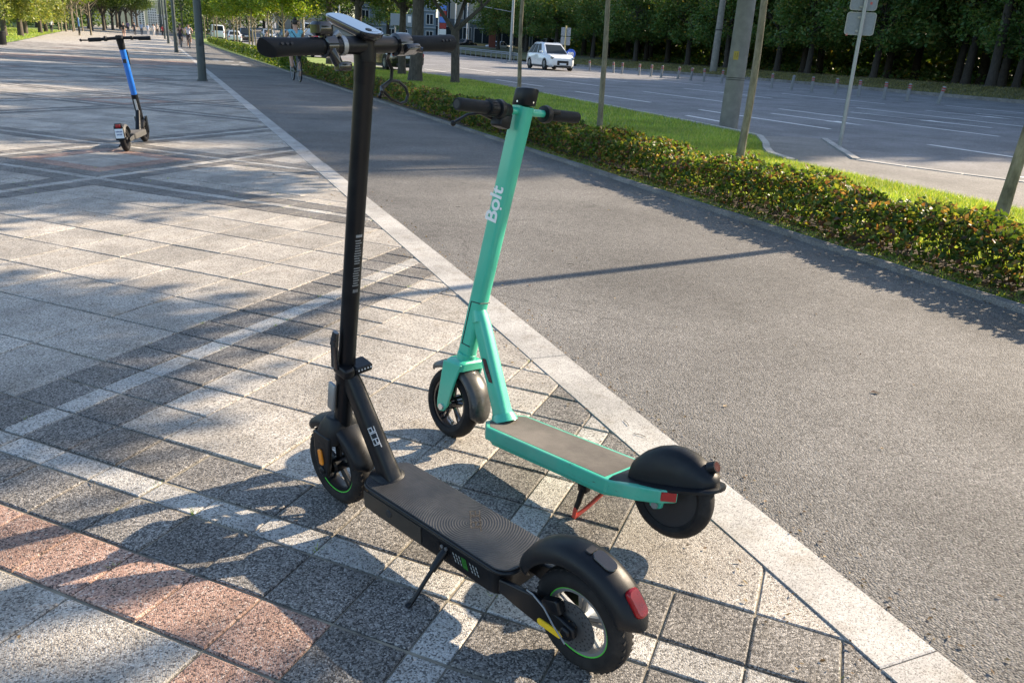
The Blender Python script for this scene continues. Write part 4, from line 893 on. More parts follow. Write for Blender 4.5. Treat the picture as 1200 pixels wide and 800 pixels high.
for i, (y, l) in enumerate(((24.77, 'dark lamp post nearest the camera, standing beside the cycle path edge'), (55.2, 'second dark lamp post along the path edge, just behind the nearest one'), (86.5, 'third dark lamp post along the path edge'),
                            (114.5, 'fourth dark lamp post along the path edge, close to the person in red'), (147, 'fifth dark lamp post far down the path edge'), (180, 'farthest dark lamp post down the path edge'))):
    lamp_post(1.12-.002*y, y, l)
cpo_ = empty('concrete_pole', (11.32, 14.47, Z(11.3, 14.4)), label='thick grey concrete pole with a yellow number mark at the road edge', cat='pole')
a = MB(); a.tube([(0, 0, -.1), (0, 0, 4), (0, 0, 9.5)], [.20, .18, .15], 28); a.build('shaft', M['concrete'], cpo_, True)
a = MB()
for z in (.98, 1.02): a.lathe([(.197, z-.006), (.201, z), (.197, z+.006)], axis=(0, 0, 1), n=28)
a.build('steel_band', M['dark'], cpo_, True)
def wrap(mb, r, z0, z1, a0, a1, k=6, mi=None):
    vs = [(math.cos(R(a0+(a1-a0)*i/k))*r, math.sin(R(a0+(a1-a0)*i/k))*r, z) for i in range(k+1) for z in (z0, z1)]
    mb.add(vs, [(2*i, 2*i+2, 2*i+3, 2*i+1) for i in range(k)], mi)
a = MB(); wrap(a, .1995, 1.38, 1.55, 200, 232); a.build('number_patch', mono('yellow_mark', (.36, .27, .05), .8), cpo_)
a = MB()
for k in range(2): wrap(a, .2003, 1.42, 1.51, 209+k*12, 212+k*12, 2)
a.build('number_strokes', mono('mark_ink', (.12, .09, .03), .7), cpo_)
p2 = empty('concrete_pole', (40.9, 55.2, Z(40.9, 55.2)+.14), label='slim grey concrete pole on the far verge in front of the wood', cat='pole')
a = MB(); a.tube([(0, 0, 0), (0, 0, 5), (0, 0, 10)], [.30, .24, .18], 18); a.build('shaft', M['concrete'], p2, True)
a = MB(); a.lathe([(.262, 3.2), (.27, 3.25), (.262, 3.3)], axis=(0, 0, 1), n=18); a.build('steel_band', M['dark'], p2, True)
p3 = empty('street_light', (31.5, 75.0, Z(31.5, 75)), label='pale steel street light pole by the end of the crash barrier', cat='street light')
a = MB(); a.tube([(0, 0, 0), (0, 0, 9)], [.17, .10], 14); a.tube([(0, 0, 4.45), (-3.2, -.4, 4.7)], .03, 8); a.build('pole', M['galv'], p3, True)
a = MB(); a.tube([(0, 0, 8.9), (-1.2, 0, 9.4)], [.09, .06], 10); a.rbox((-1.6, 0, 9.42), (.8, .3, .12), .05); a.build('lamp_head', M['galv'], p3, True)
# road sign by the bay, seen from behind
sg_ = empty('road_sign', (11.23, 11.11, Z(11.2, 11.1)), R(-38), 'galvanised sign post with two grey sign backs, standing at the bay kerb', 'road sign')
a = MB(); a.tube([(0, 0, -.05), (-.045, 0, 3.2)], .034, 14); po = a.build('post', M['galv'], sg_, True)
for z, w, h, n_ in ((2.07, .48, .37, 'lower'), (2.46, .44, .36, 'upper')):
    a = MB(); a.rbox((-z*.014-.02, .045, z), (w, .006, h), .05, axis=1, n=4); bo_ = a.build('sign_panel', mono('sign_back', (.22, .25, .29), .45), sg_, True)
    a = MB(); fr = rrect(w, h, .05, 4); ring0 = [Vector((-z*.014-.02+x_, .034, z+y_)) for x_, y_ in fr]; inn = [Vector((-z*.014-.02+x_*.93, .034, z+y_*.93)) for x_, y_ in fr]
    a.loft([ring0, [v+Vector((0, .012, 0)) for v in ring0]], False); a.loft([inn, ring0], False); a.build('panel_rim', M['galv'], bo_, True)
    a = MB(); a.rbox((-z*.014-.02, .025, z+.10), (.13, .02, .03), .004); a.rbox((-z*.014-.02, .025, z-.12), (.13, .02, .03), .004); a.build('clamp', M['galv'], bo_)
    a = MB(); x_ = -.19 if n_ == 'lower' else .12; a.rbox((-z*.014-.02+x_, .040, z-.18 if n_ == 'lower' else z-.06), (.035, .002, .04), .006, axis=1); a.build('sticker', mono('red_sticker', (.5, .10, .10), .5), bo_)
# bollards in the road
def bollard(x, y, label, lean=0, bands=True):
    r = empty('bollard', (x, y, Z(x, y)), label=label, cat='bollard', group='striped bollards in a row across the road'); r.rotation_euler = (lean, lean*.6, 0)
    a = MB(); a.tube([(0, 0, 0), (0, 0, .70)], .072, 12); a.lathe([(.11, 0), (.11, .02), (.074, .03)], axis=(0, 0, 1), n=12); a.build('tube', mono('bollard_grey', (.20, .21, .22), .6), r, True)
    a = MB(); a.sphere((0, 0, .70), (.072, .072, .03), 12, 6); a.build('cap', mono('bollard_grey', (.20, .21, .22), .6), r, True)
    if bands:
        for z in (.53, .62):
            a = MB(); wrap(a, .0735, z, z+.045, 0, 360, 12); a.build('red_band', mono('red_band', (.32, .02, .014), .6), r)
    return r
BY = [24.4, 26.0, 27.2, 28.7, 30.2, 31.7, 33.2, 34.7, 36.1, 37.5, 39.0, 40.6, 42.0, 43.4, 45.2, 46.5, 48.0, 50.2, 51.4, 55.0]
used_b = ['first striped bollard from the right end of the row', 'second striped bollard from the right end of the row', 'third striped bollard from the right, beside the sign post',
          'fourth striped bollard from the right, left of the sign post', 'fifth striped bollard from the right', 'sixth striped bollard from the right', 'plain grey bollard without stripes near the concrete pole', 'striped bollard just right of the thick concrete pole',
          'striped bollard hidden behind the thick concrete pole', 'first striped bollard left of the thick concrete pole', 'second striped bollard left of the thick concrete pole', 'third striped bollard left of the thick concrete pole', 'fourth striped bollard left of the thick concrete pole', 'fifth striped bollard left of the thick concrete pole',
          'sixth striped bollard left of the thick concrete pole', 'striped bollard fifth from the left end of the row', 'striped bollard fourth from the left end of the row', 'striped bollard third from the left, behind the second young trunk', 'striped bollard second from the left end of the row', 'leftmost striped bollard, nearest to the white car']
for i, y in enumerate(BY): bollard(29.55+.03*math.sin(i*2.1), y, used_b[i], R(random.gauss(0, 2.2)) + (R(9) if i == 0 else 0), i != 6)
# crash barrier along the bend
cb_ = empty('crash_barrier', (33.2, 84, 0), label='grey steel crash barrier on posts behind the white car', cat='barrier')
bp = [(29.6, 68.5), (31.2, 72.5), (32.6, 79), (33.3, 88), (33.7, 100), (34.2, 116), (34.6, 135)]
def along(t): 
    d = np.array([p[1] for p in bp]); return Vector((float(np.interp(t, d, [p[0] for p in bp])), t, 0))
a = MB(); ys = np.linspace(68.5, 135, 34)
for zc, h in ((.62, .12), (.78, .10)):
    rings = []
    for y in ys: q = along(y); z = Z(q.x, q.y)+zc; rings.append([Vector((q.x-33.2, q.y-84, z-h/2)), Vector((q.x-33.2-.05, q.y-84, z)), Vector((q.x-33.2, q.y-84, z+h/2)), Vector((q.x-33.2+.03, q.y-84, z))])
    a.loft(rings, True)
a.build('rail', M['galv'], cb_)
for y in np.arange(69, 135, 1.9):
    q = along(y); a = MB(); z = Z(q.x, q.y); a.box((q.x-33.2+.06, q.y-84, z+.36), (.09, .09, .78)); a.build('barrier_post', M['galv'], cb_)
# ------------------------------------------------------------------ vehicles (x forward, y left)
def car(label, x, y, heading, paint, kind='sedan', L=4.5, W=1.82, H=1.46, plate_front=False, group='cars on the road and side street'):
    r = empty('car', (x, y, Z(x, y)), heading, label, 'car', group)
    suv = kind == 'suv'; van = kind == 'van'; cl = .20 if suv else .16; wr = .37 if suv else .32
    hood = .98*H*.60 if not van else H*.55; belt = H*.60
    f, rr = L/2, -L/2; fa, ra = L*.305, -L*.29
    def sect(x_, w, zb, zt, tum=.9):
        return [Vector((x_, s*w*k, z)) for s, k, z in ((1, .86, zb), (1, 1.0, zb+.12), (1, 1.02, (zb+zt)/2), (1, .98, zt-.10), (1, tum, zt), (-1, tum, zt), (-1, .98, zt-.10), (-1, 1.02, (zb+zt)/2), (-1, 1.0, zb+.12), (-1, .86, zb))]
    hw = W/2
    st_ = [(f, hw*.70, cl+.14, hood*.74), (f-.10, hw*.84, cl+.04, hood*.83), (f-.35, hw*.95, cl, hood*.92), (f-.9, hw, cl, hood*.98), (f-1.25, hw, cl, belt), (0, hw, cl, belt+.02), (rr+1.0, hw, cl, belt+.03), (rr+.35, hw*.97, cl, belt+.02), (rr+.08, hw*.88, cl+.06, belt-.04), (rr, hw*.78, cl+.16, belt-.16)]
    b_ = MB(); b_.loft([sect(*q) for q in st_], True); bo_ = b_.build('body', paint, r, True, angle=32)
    if van: cab = [(f-.55, f-1.0), (rr+.06, rr+.12)]
    elif suv: cab = [(f-1.12, f-2.12), (rr+.10, rr+.95)]
    else: cab = [(f-1.25, f-2.0), (rr+.62, rr+1.25)]
    (xb0, xt0), (xb1, xt1) = cab; zt = H; tb, tt = hw*.95, hw*.74 if not van else hw*.88
    c_ = MB(); base = [(xb0, tb), (xb1, tb)]
    P = lambda x_, y_, z: Vector((x_, y_, z))
    zb = belt-.03
    low = [P(xb0, tb*.9, zb), P((xb0+xt0)/2-.1, tb, zb), P((xb1+xt1)/2, tb, zb), P(xb1, tb*.9, zb), P(xb1, -tb*.9, zb), P((xb1+xt1)/2, -tb, zb), P((xb0+xt0)/2-.1, -tb, zb), P(xb0, -tb*.9, zb)]
    top = [P(xt0, tt*.88, zt-.11), P(xt0-.25, tt, zt-.06), P(xt1+.2, tt, zt-.08), P(xt1, tt*.88, zt-.15), P(xt1, -tt*.88, zt-.15), P(xt1+.2, -tt, zt-.08), P(xt0-.25, -tt, zt-.06), P(xt0, -tt*.88, zt-.11)]
    roof = [P(q.x*.94+ (xt0+xt1)*.03, q.y*.86, zt-.012) for q in top]; roof2 = [P(q.x*.6+(xt0+xt1)*.2, q.y*.5, zt) for q in top]
    c_.loft([low, top, roof, roof2], True); co = c_.build('cabin', paint, r, True, angle=28)
    # windows sit just proud of the cabin
    def pane(q, name='window', t=.006):
        q = [Vector(v) for v in q]; c0 = sum(q, Vector())/len(q); n_ = (q[1]-q[0]).cross(q[2]-q[0]).normalized()
        if n_.dot(c0-Vector((0, 0, belt))) < 0: n_ = -n_
        a = MB(); qq = [c0+(v-c0)*.90+n_*t for v in q]; qb = [v-n_*(t+.02) for v in qq]; a.loft([qb, qq], True); a.build(name, M['carglass'], r)
    pane([low[7], low[0], top[0], top[7]], 'windscreen', .012); pane([low[4], low[3], top[3], top[4]], 'rear_window', .012)
    for s in (0, 1):
        i = (1, 2) if s == 0 else (6, 5); lo0, lo1, t0, t1 = low[i[0]], low[i[1]], top[i[0]], top[i[1]]
        n_ = 3 if (suv or van) else 2
        for k in range(n_):
            if van and k > 0: continue
            e0, e1 = k/n_+.012, (k+1)/n_-.012
            pane([lo0.lerp(lo1, e0), lo0.lerp(lo1, e1), t0.lerp(t1, e1), t0.lerp(t1, e0)], t=.018)
    for ax in (fa, ra):
        for s in (1, -1):
            a = MB(); a.lathe([(wr*.62, -.10), (wr*.92, -.10), (wr, -.06), (wr, .06), (wr*.92, .10), (wr*.62, .10)], n=24, closed=True); wo = a.build('wheel', M['rubber'], r, True, loc=(ax, s*(hw-.065), wr))
            a = MB(); a.lathe([(wr*.62, s*.085), (wr*.56, s*.05), (wr*.16, s*.07), (.01, s*.075)], n=20)
            for k in range(7):
                t = 2*math.pi*k/7; a.box((math.cos(t)*wr*.36, s*.088, math.sin(t)*wr*.36), (wr*.46, .02, wr*.13), Matrix.Rotation(-t, 3, 'Y'))
            a.build('rim', M['galv'], wo, True)
            a = MB(); a.lathe([(wr*1.02, s*-.02), (wr*1.12, s*.112), (wr*1.12, s*.118), (wr*1.01, s*.118)], c=(ax, s*(hw-.095), wr), n=24); a.build('wheel_arch', M['dark'], r, True)
    for s in (1, -1):
        a = MB(); a.rbox((f-.16, s*hw*.70, hood*.77), (.22, .34, .14), .05, Matrix.Rotation(s*-.45, 3, 'Z') @ Matrix.Rotation(.3, 3, 'Y')); a.build('headlight', M['headlamp'], r, True)
        a = MB(); a.rbox((rr+.09, s*hw*.74, belt-.20), (.16, .28, .17), .04, Matrix.Rotation(s*.4, 3, 'Z')); a.build('tail_light', M['redlens'], r, True)
        a = MB(); a.rbox((xb0-.42, s*(hw+.10), belt+.10), (.14, .20, .15), .04); a.build('mirror', paint, r, True)
    a = MB(); a.rbox((f-.022, 0, cl+.30), (.09, hw*.86, .30 if suv else .20), .05, axis=0); a.build('grille', M['dark'], r, True)
    a = MB(); a.rbox((f-.05, 0, cl+.07), (.14, hw*1.3, .10), .03); a.build('bumper_trim', M['dark'], r, True); a = MB(); a.rbox((rr+.06, 0, cl+.10), (.16, hw*1.35, .16), .04); a.build('bumper_trim', M['dark'], r, True)
    a = MB(); a.rbox((f+.032, 0, cl+.23), (.012, .50, .11), .01, axis=0); a.rbox((rr-.012, 0, belt-.32), (.03, .50, .11), .01, axis=0); a.build('number_plate', M['plate'], r)
    if suv:
        a = MB()
        for s in (1, -1): a.tube([(xt0-.3, s*tt*.86, zt-.01), (xt0-.6, s*tt*.88, zt+.03), (xt1+.5, s*tt*.88, zt+.02), (xt1+.25, s*tt*.86, zt-.02)], .018, 6)
        a.build('roof_rail', M['galv'], r)
        a = MB(); a.box((0, 0, cl+.02), (L*.8, W*.98, .10)); a.build('sill', M['dark'], r, bevel=.02)
    return r
WHITE = pbr('white_car_paint', (.74, .77, .80), .25, coat=.8, var=.02); BLACKP = pbr('black_car_paint', (.012, .012, .014), .2, coat=.9, var=.05); REDP = pbr('red_car_paint', (.42, .02, .02), .25, coat=.8, var=.05)
SILV = pbr('silver_car_paint', (.45, .48, .50), .3, .3, coat=.6, var=.03); BLUEP = pbr('blue_car_paint', (.10, .20, .32), .28, coat=.7, var=.05); GREYP = pbr('grey_car_paint', (.11, .12, .13), .28, .2, coat=.7, var=.05)
car('white sport utility car turning towards us on the wide road', 25.9, 54.35, R(-90-4), WHITE, 'suv', 5.05, 2.0, 1.80)
car('black car seen from behind through the tree trunks', 11.3, 42.6, R(93), BLACKP, 'suv', 4.7, 1.85, 1.66)
car('red car at the roadside behind the black scooter handlebar', 11.0, 62.5, R(92), REDP, 'sedan', 4.4, 1.8, 1.5)
car('dark car with a pale plate waiting behind the cyclist', 10.9, 71.5, R(92), GREYP, 'sedan', 4.4, 1.8, 1.5)
car('silver car coming down the road beyond the pedestrian', 15.0, 128, R(-88), SILV, 'suv', 4.5, 1.8, 1.6)
car('blue grey car coming down the road beside the silver one', 17.9, 130, R(-88), BLUEP, 'sedan', 4.4, 1.8, 1.45)
car('white car parked between the young trees along the avenue', 9.4, 118, R(90), WHITE, 'sedan', 4.4, 1.8, 1.5)
car('white van parked behind the nearest lamp post', 8.6, 138, R(90), WHITE, 'van', 5.0, 1.95, 2.1)
car('black sport utility car parked behind the young trees', 11.4, 124, R(90), BLACKP, 'suv', 4.8, 1.95, 1.8)
car('white delivery van with a blue panel far down the road', 24.0, 146, R(80), WHITE, 'van', 5.2, 2.0, 2.3)
car('small white car far down the road beside the delivery van', 21.5, 142, R(-85), WHITE, 'sedan', 4.3, 1.8, 1.45)
car('dark car driving behind the crash barrier', 45.5, 128, R(205), BLACKP, 'sedan', 4.5, 1.8, 1.45)
car('white car driving behind the crash barrier', 51.0, 127, R(205), WHITE, 'sedan', 4.5, 1.8, 1.45)
car('pale van standing behind the street light pole', 58.5, 122, R(180), SILV, 'van', 5.2, 2.0, 2.4)
# ------------------------------------------------------------------ people and bicycles
def person(label, loc, rz, bones, mats, h=1.75, hair=None, group=None, sub=1, hands=False):
    """bones: list of (joint, parent or None, (x, y, z) as fraction of height, radius, tag); one continuous skinned body"""
    r = empty('person', loc, rz, label, 'person', group); me = bpy.data.meshes.new('person_rig'); idx = {}; V = []; E = []; rad = []; tg = []
    for n_, p, c, rd, t in bones:
        idx[n_] = len(V); V.append(Vector(c)*h); rad.append(rd*h); tg.append(t)
        if p is not None: E.append((idx[p], idx[n_]))
    if hands:
        for s in ('l', 'r'):
            k = 'hand_'+s
            if k not in idx: continue
            base = V[idx[k]]; el = V[idx['elbow_'+s]]; d = (base-el).normalized(); sd_ = d.cross(Vector((0, 0, 1))).normalized()
            for q in range(4):
                p0 = len(V); V += [base+d*.035+sd_*(q-1.5)*.02, base+d*(.085+.01*(1 if q in (1, 2) else 0))+sd_*(q-1.5)*.023+Vector((0, 0, -.02))]; rad += [.010, .008]; tg += ['skin']*2; E += [(idx[k], p0), (p0, p0+1)]
            p0 = len(V); V.append(base+d*.03+sd_*.05+Vector((0, 0, .01))); rad.append(.010); tg.append('skin'); E.append((idx[k], p0))
    me.from_pydata(V, E, []); o = bpy.data.objects.new('person_rig', me); COL.objects.link(o)
    o.modifiers.new('skin', 'SKIN'); sv = me.skin_vertices[0].data
    for i, rd in enumerate(rad): sv[i].radius = (rd, rd)
    sv[0].use_root = True
    ss = o.modifiers.new('sub', 'SUBSURF'); ss.levels = sub; ss.render_levels = sub
    dg_ = bpy.context.evaluated_depsgraph_get(); bm_ = bpy.data.meshes.new_from_object(o.evaluated_get(dg_)); bpy.data.objects.remove(o)
    tags = sorted(set(tg)); bm_.materials.clear()
    for t in tags: bm_.materials.append(mats[t])
    segs = [(V[a], V[b], tg[b]) for a, b in E]
    for f in bm_.polygons:
        c = f.center; best = 1e9
        for a, b, t in segs:
            ab = b-a; k = max(0, min(1, (c-a).dot(ab)/max(ab.length_squared, 1e-9))); dd_ = (c-a-ab*k).length
            if dd_ < best: best = dd_; f.material_index = tags.index(t)
        f.use_smooth = True
    link('body', bm_, r)
    hp_ = V[idx['head']]
    if hair:
        a = MB(); a.sphere(hp_+Vector((-.012, 0, .022))*1.0, (.098, .084, .112), 12, 8); 
        if hair == 'bun': a.sphere(hp_+Vector((-.06, 0, .12)), .05, 8, 6)
        a.build('hair', M['hair'], r, True)
    a = MB()
    a.sphere(hp_+Vector((.088, 0, -.015)), (.022, .012, .02), 6, 4)
    for s in (1, -1): a.sphere(hp_+Vector((0, s*.078, -.01)), (.022, .012, .03), 6, 4)
    a.build('nose_and_ears', M['skin'], r, True)
    a = MB()
    for s in (1, -1): a.sphere(hp_+Vector((.080, s*.030, .012)), (.010, .012, .008), 6, 4)
    a.box(hp_+Vector((.080, 0, -.048)), (.012, .04, .008)); a.build('eyes_and_mouth', M['dark'], r)
    return r
def standing(stride=.12, arm=.06, bag=False):
    s = stride
    return [('pelvis', None, (0, 0, .52), .075, 'pants'), ('waist', 'pelvis', (0, 0, .60), .070, 'top'), ('chest', 'waist', (.005, 0, .72), .082, 'top'), ('neck', 'chest', (0, 0, .83), .034, 'skin'), ('head', 'neck', (.012, 0, .93), .052, 'skin'),
            ('shoulder_l', 'chest', (0, .10, .80), .042, 'top'), ('elbow_l', 'shoulder_l', (-arm, .135, .64), .028, 'top'), ('hand_l', 'elbow_l', (arm*.6, .135, .50), .020, 'skin'),
            ('shoulder_r', 'chest', (0, -.10, .80), .042, 'top'), ('elbow_r', 'shoulder_r', (arm, -.135, .64), .028, 'top'), ('hand_r', 'elbow_r', (arm*1.8, -.13, .50), .020, 'skin'),
            ('hip_l', 'pelvis', (0, .052, .48), .060, 'pants'), ('knee_l', 'hip_l', (s*.6, .05, .275), .040, 'pants'), ('ankle_l', 'knee_l', (s*.35, .05, .05), .026, 'legs'), ('toe_l', 'ankle_l', (s*.35+.09, .055, .018), .022, 'shoes'),
            ('hip_r', 'pelvis', (0, -.052, .48), .060, 'pants'), ('knee_r', 'hip_r', (0, -.05, .275), .040, 'pants'), ('ankle_r', 'knee_r', (-s, -.05, .07), .026, 'legs'), ('toe_r', 'ankle_r', (-s+.08, -.055, .022), .022, 'shoes')]
def riding(lean=.10):
    return [('pelvis', None, (0, 0, .56), .082, 'pants'), ('waist', 'pelvis', (.02, 0, .64), .072, 'top'), ('chest', 'waist', (.02+lean, 0, .76), .086, 'top'), ('neck', 'chest', (.03+lean*1.3, 0, .87), .034, 'skin'), ('head', 'neck', (.045+lean*1.4, 0, .965), .054, 'skin'),
            ('shoulder_l', 'chest', (.02+lean*1.1, .11, .835), .042, 'top'), ('elbow_l', 'shoulder_l', (.12+lean, .155, .72), .027, 'arm'), ('hand_l', 'elbow_l', (.27+lean, .145, .635), .020, 'skin'),
            ('shoulder_r', 'chest', (.02+lean*1.1, -.11, .835), .042, 'top'), ('elbow_r', 'shoulder_r', (.12+lean, -.155, .72), .027, 'arm'), ('hand_r', 'elbow_r', (.27+lean, -.145, .635), .020, 'skin'),
            ('hip_l', 'pelvis', (.03, .055, .53), .066, 'pants'), ('knee_l', 'hip_l', (.24, .06, .46), .042, 'pants'), ('ankle_l', 'knee_l', (.16, .06, .235), .028, 'legs'), ('toe_l', 'ankle_l', (.245, .065, .215), .024, 'shoes'),
            ('hip_r', 'pelvis', (.03, -.055, .53), .066, 'pants'), ('knee_r', 'hip_r', (.20, -.06, .34), .042, 'pants'), ('ankle_r', 'knee_r', (.10, -.06, .09), .028, 'legs'), ('toe_r', 'ankle_r', (.185, -.065, .075), .024, 'shoes')]
def bicycle(label, loc, rz, paint, group=None):
    """x forward from the saddle"""
    r = empty('bicycle', loc, rz, label, 'bicycle', group); f, b_, wr = .62, -.42, .34
    for n_, x in (('wheel', f), ('wheel', b_)):
        a = MB(); a.lathe([(wr-.018, -.018), (wr-.004, -.018), (wr, 0), (wr-.004, .018), (wr-.018, .018)], n=32, closed=True); o = a.build(n_, M['rubber'], r, True, loc=(x, 0, wr))
        a = MB(); a.lathe([(wr-.03, -.012), (wr-.018, -.014), (wr-.018, .014), (wr-.03, .012)], n=32, closed=True)
        for k in range(18): t = 2*math.pi*k/18; a.tube([(math.cos(t)*.02, .02*(-1)**k, math.sin(t)*.02), (math.cos(t)*(wr-.025), 0, math.sin(t)*(wr-.025))], .0018, 3, False)
        a.cyl((0, -.05, 0), (0, .05, 0), .018, n=8); a.build('rim', M['galv'], o, True)
    a = MB(); bb = (-.02, 0, .29); hd0, hd1 = (.42, 0, .62), (.395, 0, .76); se = (-.14, 0, .78)
    for p, q in ((bb, se), (se, hd1), (bb, hd0), (hd0, hd1)): a.tube([p, q], .017, 8)
    for s in (1, -1): a.tube([bb, (b_, s*.05, wr)], .011, 6); a.tube([se, (b_, s*.05, wr)], .010, 6); a.tube([hd0, (.47, s*.045, .55), (f, s*.05, wr)], .012, 6)
    a.build('frame', paint, r, True)
    a = MB(); a.tube([hd1, (.39, 0, .98)], .013, 8); a.tube([(.36, .29, .99), (.40, .12, 1.0), (.40, -.12, 1.0), (.36, -.29, .99)], .013, 8); a.build('handlebar', M['dark'], r, True)
    a = MB(); a.tube([se, (-.17, 0, .90)], .014, 8); a.loft([[Vector((x, y*w, z)) for y, z in ((-1, .90), (-.6, .935), (.6, .935), (1, .90))] for x, w in ((-.30, .085), (-.22, .09), (-.12, .04), (-.02, .025))], True); a.build('saddle', M['dark'], r, True)
    a = MB(); a.lathe([(.02, -.05), (.09, -.045), (.09, -.04), (.02, -.04)], c=bb, n=20, closed=True)
    for s, dx, dz in ((1, .10, .07), (-1, -.10, -.07)): a.tube([Vector(bb)+Vector((0, s*.06, 0)), Vector(bb)+Vector((dx, s*.07, dz*-1 if s < 0 else dz))], .010, 6); a.box(Vector(bb)+Vector((dx, s*.12, dz*-1 if s < 0 else dz)), (.09, .09, .02))
    a.build('crank', M['galv'], r, True); return r
cl = lambda n_, c: mono(n_, c, .85)
cy, cx = 26.35, 3.92
bicycle('city bicycle ridden away along the cycle path by the rider in a pale blue top', (cx, cy+.15, 0), R(93), BLACKP)
p = person('cyclist in a pale blue sleeveless top with a black strap, riding away', (cx, cy, .02), R(93), riding(.04), dict(top=cl('pale_blue_cloth', (.17, .42, .52)), arm=M['skin'], pants=cl('dark_shorts', (.03, .03, .04)), legs=M['skin'], skin=M['skin'], shoes=cl('grey_shoe', (.35, .35, .35))), 1.74, 'bun', sub=2, hands=True)
a = MB(); a.tube([(-.10, .16, 1.44), (-.15, .05, 1.28), (-.15, -.08, 1.14), (-.08, -.18, 1.02)], .022, 6, flat=.5); a.tube([(-.02, -.17, 1.06), (-.09, -.19, .98), (-.02, -.19, .90)], [.05, .07, .05], 8); a.build('shoulder_bag', cl('black_bag', (.015, .015, .017)), p, True)
bicycle('bicycle ridden towards us by the rider in white', (2.25, 70.2, Z(2, 70)), R(-88), BLACKP)
person('cyclist in a white shirt riding towards us on the path', (2.25, 70.3, Z(2, 70)), R(-88), riding(.06), dict(top=cl('white_shirt', (.62, .62, .72)), arm=M['skin'], pants=cl('khaki_shorts', (.10, .07, .06)), legs=M['skin'], skin=M['skin'], shoes=cl('grey_shoe', (.3, .3, .3))), 1.78, None, hands=True)
bicycle('bicycle ridden behind the white cyclist by the rider in dark clothes', (1.75, 74, Z(2, 74)), R(-88), BLACKP)
person('cyclist in dark clothes riding just behind the one in white', (1.75, 74.1, Z(2, 74)), R(-88), riding(.06), dict(top=cl('striped_top', (.10, .06, .07)), arm=M['skin'], pants=cl('dark_shorts', (.03, .03, .04)), legs=M['skin'], skin=M['skin'], shoes=cl('grey_shoe', (.3, .3, .3))), 1.72, 'short', hands=True)
WK = [((.85, 128), -90, 'person in a bright red top walking by the lamp posts', (.55, .05, .06), (.03, .03, .04)), ((-3.4, 104), 92, 'person in a black top and pale shorts walking away, largest of the walkers', (.015, .015, .018), (.35, .22, .17)),
      ((-2.7, 124), -88, 'walker in dark grey beside the largest walker', (.06, .06, .07), (.05, .05, .06)), ((-2.0, 134), 90, 'walker in a pale blue top far down the promenade', (.34, .42, .58), (.05, .06, .09)), ((-1.2, 137), 90, 'walker in a blue and white top far down the promenade', (.38, .46, .62), (.42, .42, .45)),
      ((-.4, 130), -92, 'walker in a white dress far down the promenade', (.62, .6, .6), (.55, .53, .52)), ((.1, 140), 90, 'walker in black trousers and a cream top', (.5, .42, .36), (.02, .02, .025)), ((-4.2, 150), 90, 'walker in purple far down the promenade', (.2, .14, .25), (.05, .05, .06)),
      ((-11.3, 112), 90, 'person in a white top standing on the lawn under the left trees', (.62, .64, .70), (.04, .04, .05)), ((12.05, 104), 100, 'woman in a patterned top and dark trousers crossing near the parked cars', (.30, .24, .20), (.02, .02, .025))]
for i, ((x, y), hd, lab, ct, cpn) in enumerate(WK):
    person(lab, (x, y, Z(x, y)), R(hd), standing(.10+.03*(i % 3), .05), dict(top=cl('walker_top%d' % i, ct), pants=cl('walker_pants%d' % i, cpn), legs=cl('walker_pants%d' % i, cpn) if i != 1 else M['skin'], skin=M['skin'], shoes=cl('grey_shoe', (.3, .3, .3))), 1.66+.05*(i % 4), 'short')
# ------------------------------------------------------------------ trees
def trunk_mesh(h, r0, r1, limbs, seed, lean=(0, 0), wob=.03, top=None, n=14, fork=None):
    rg = random.Random(seed); a = MB(); pts = []; rad = []
    k = 10
    for i in range(k+1):
        t = i/k; pts.append((lean[0]*t*h+wob*(math.sin(3.1*t+seed)-math.sin(seed)+.4*math.sin(8*t+seed*2)), lean[1]*t*h+wob*(math.sin(2.7*t+seed*1.7)-math.sin(seed*1.7)), h*t-.08*(i == 0))); rad.append((r0+(r1-r0)*t)*(1.25 if i == 0 else 1))
    a.tube(pts, rad, n); ends = []
    for j in range(limbs):
        t = rg.uniform(.55, 1.0) if not fork else rg.uniform(fork, 1.0); i = min(k-1, int(t*k)); b = Vector(pts[i]).lerp(Vector(pts[i+1]), t*k-i); an = 2*math.pi*(j/limbs)+rg.uniform(-.5, .5); l = (top or h*.8)*rg.uniform(.5, .95); up = rg.uniform(.7, 1.5)
        d = Vector((math.cos(an), math.sin(an), up)).normalized(); rr = (r0+(r1-r0)*t)*.6
        p1 = b+d*l*.45+Vector((rg.gauss(0, .1), rg.gauss(0, .1), 0)); p2 = b+d*l+Vector((rg.gauss(0, .25), rg.gauss(0, .25), .1*l))
        a.tube([b, p1, p2], [rr, rr*.6, rr*.15], 6); ends.append(p2)
        for q in range(2):
            e = p1+Vector((rg.gauss(0, .5), rg.gauss(0, .5), rg.uniform(.2, .7)))*l*.5; a.tube([p1, p1.lerp(e, .5)+Vector((0, 0, .05)), e], [rr*.4, rr*.25, rr*.08], 5); ends.append(e)
    return a
ORD = 'first second third fourth fifth sixth seventh eighth ninth tenth eleventh twelfth thirteenth fourteenth fifteenth'.split()
class Kind: pass
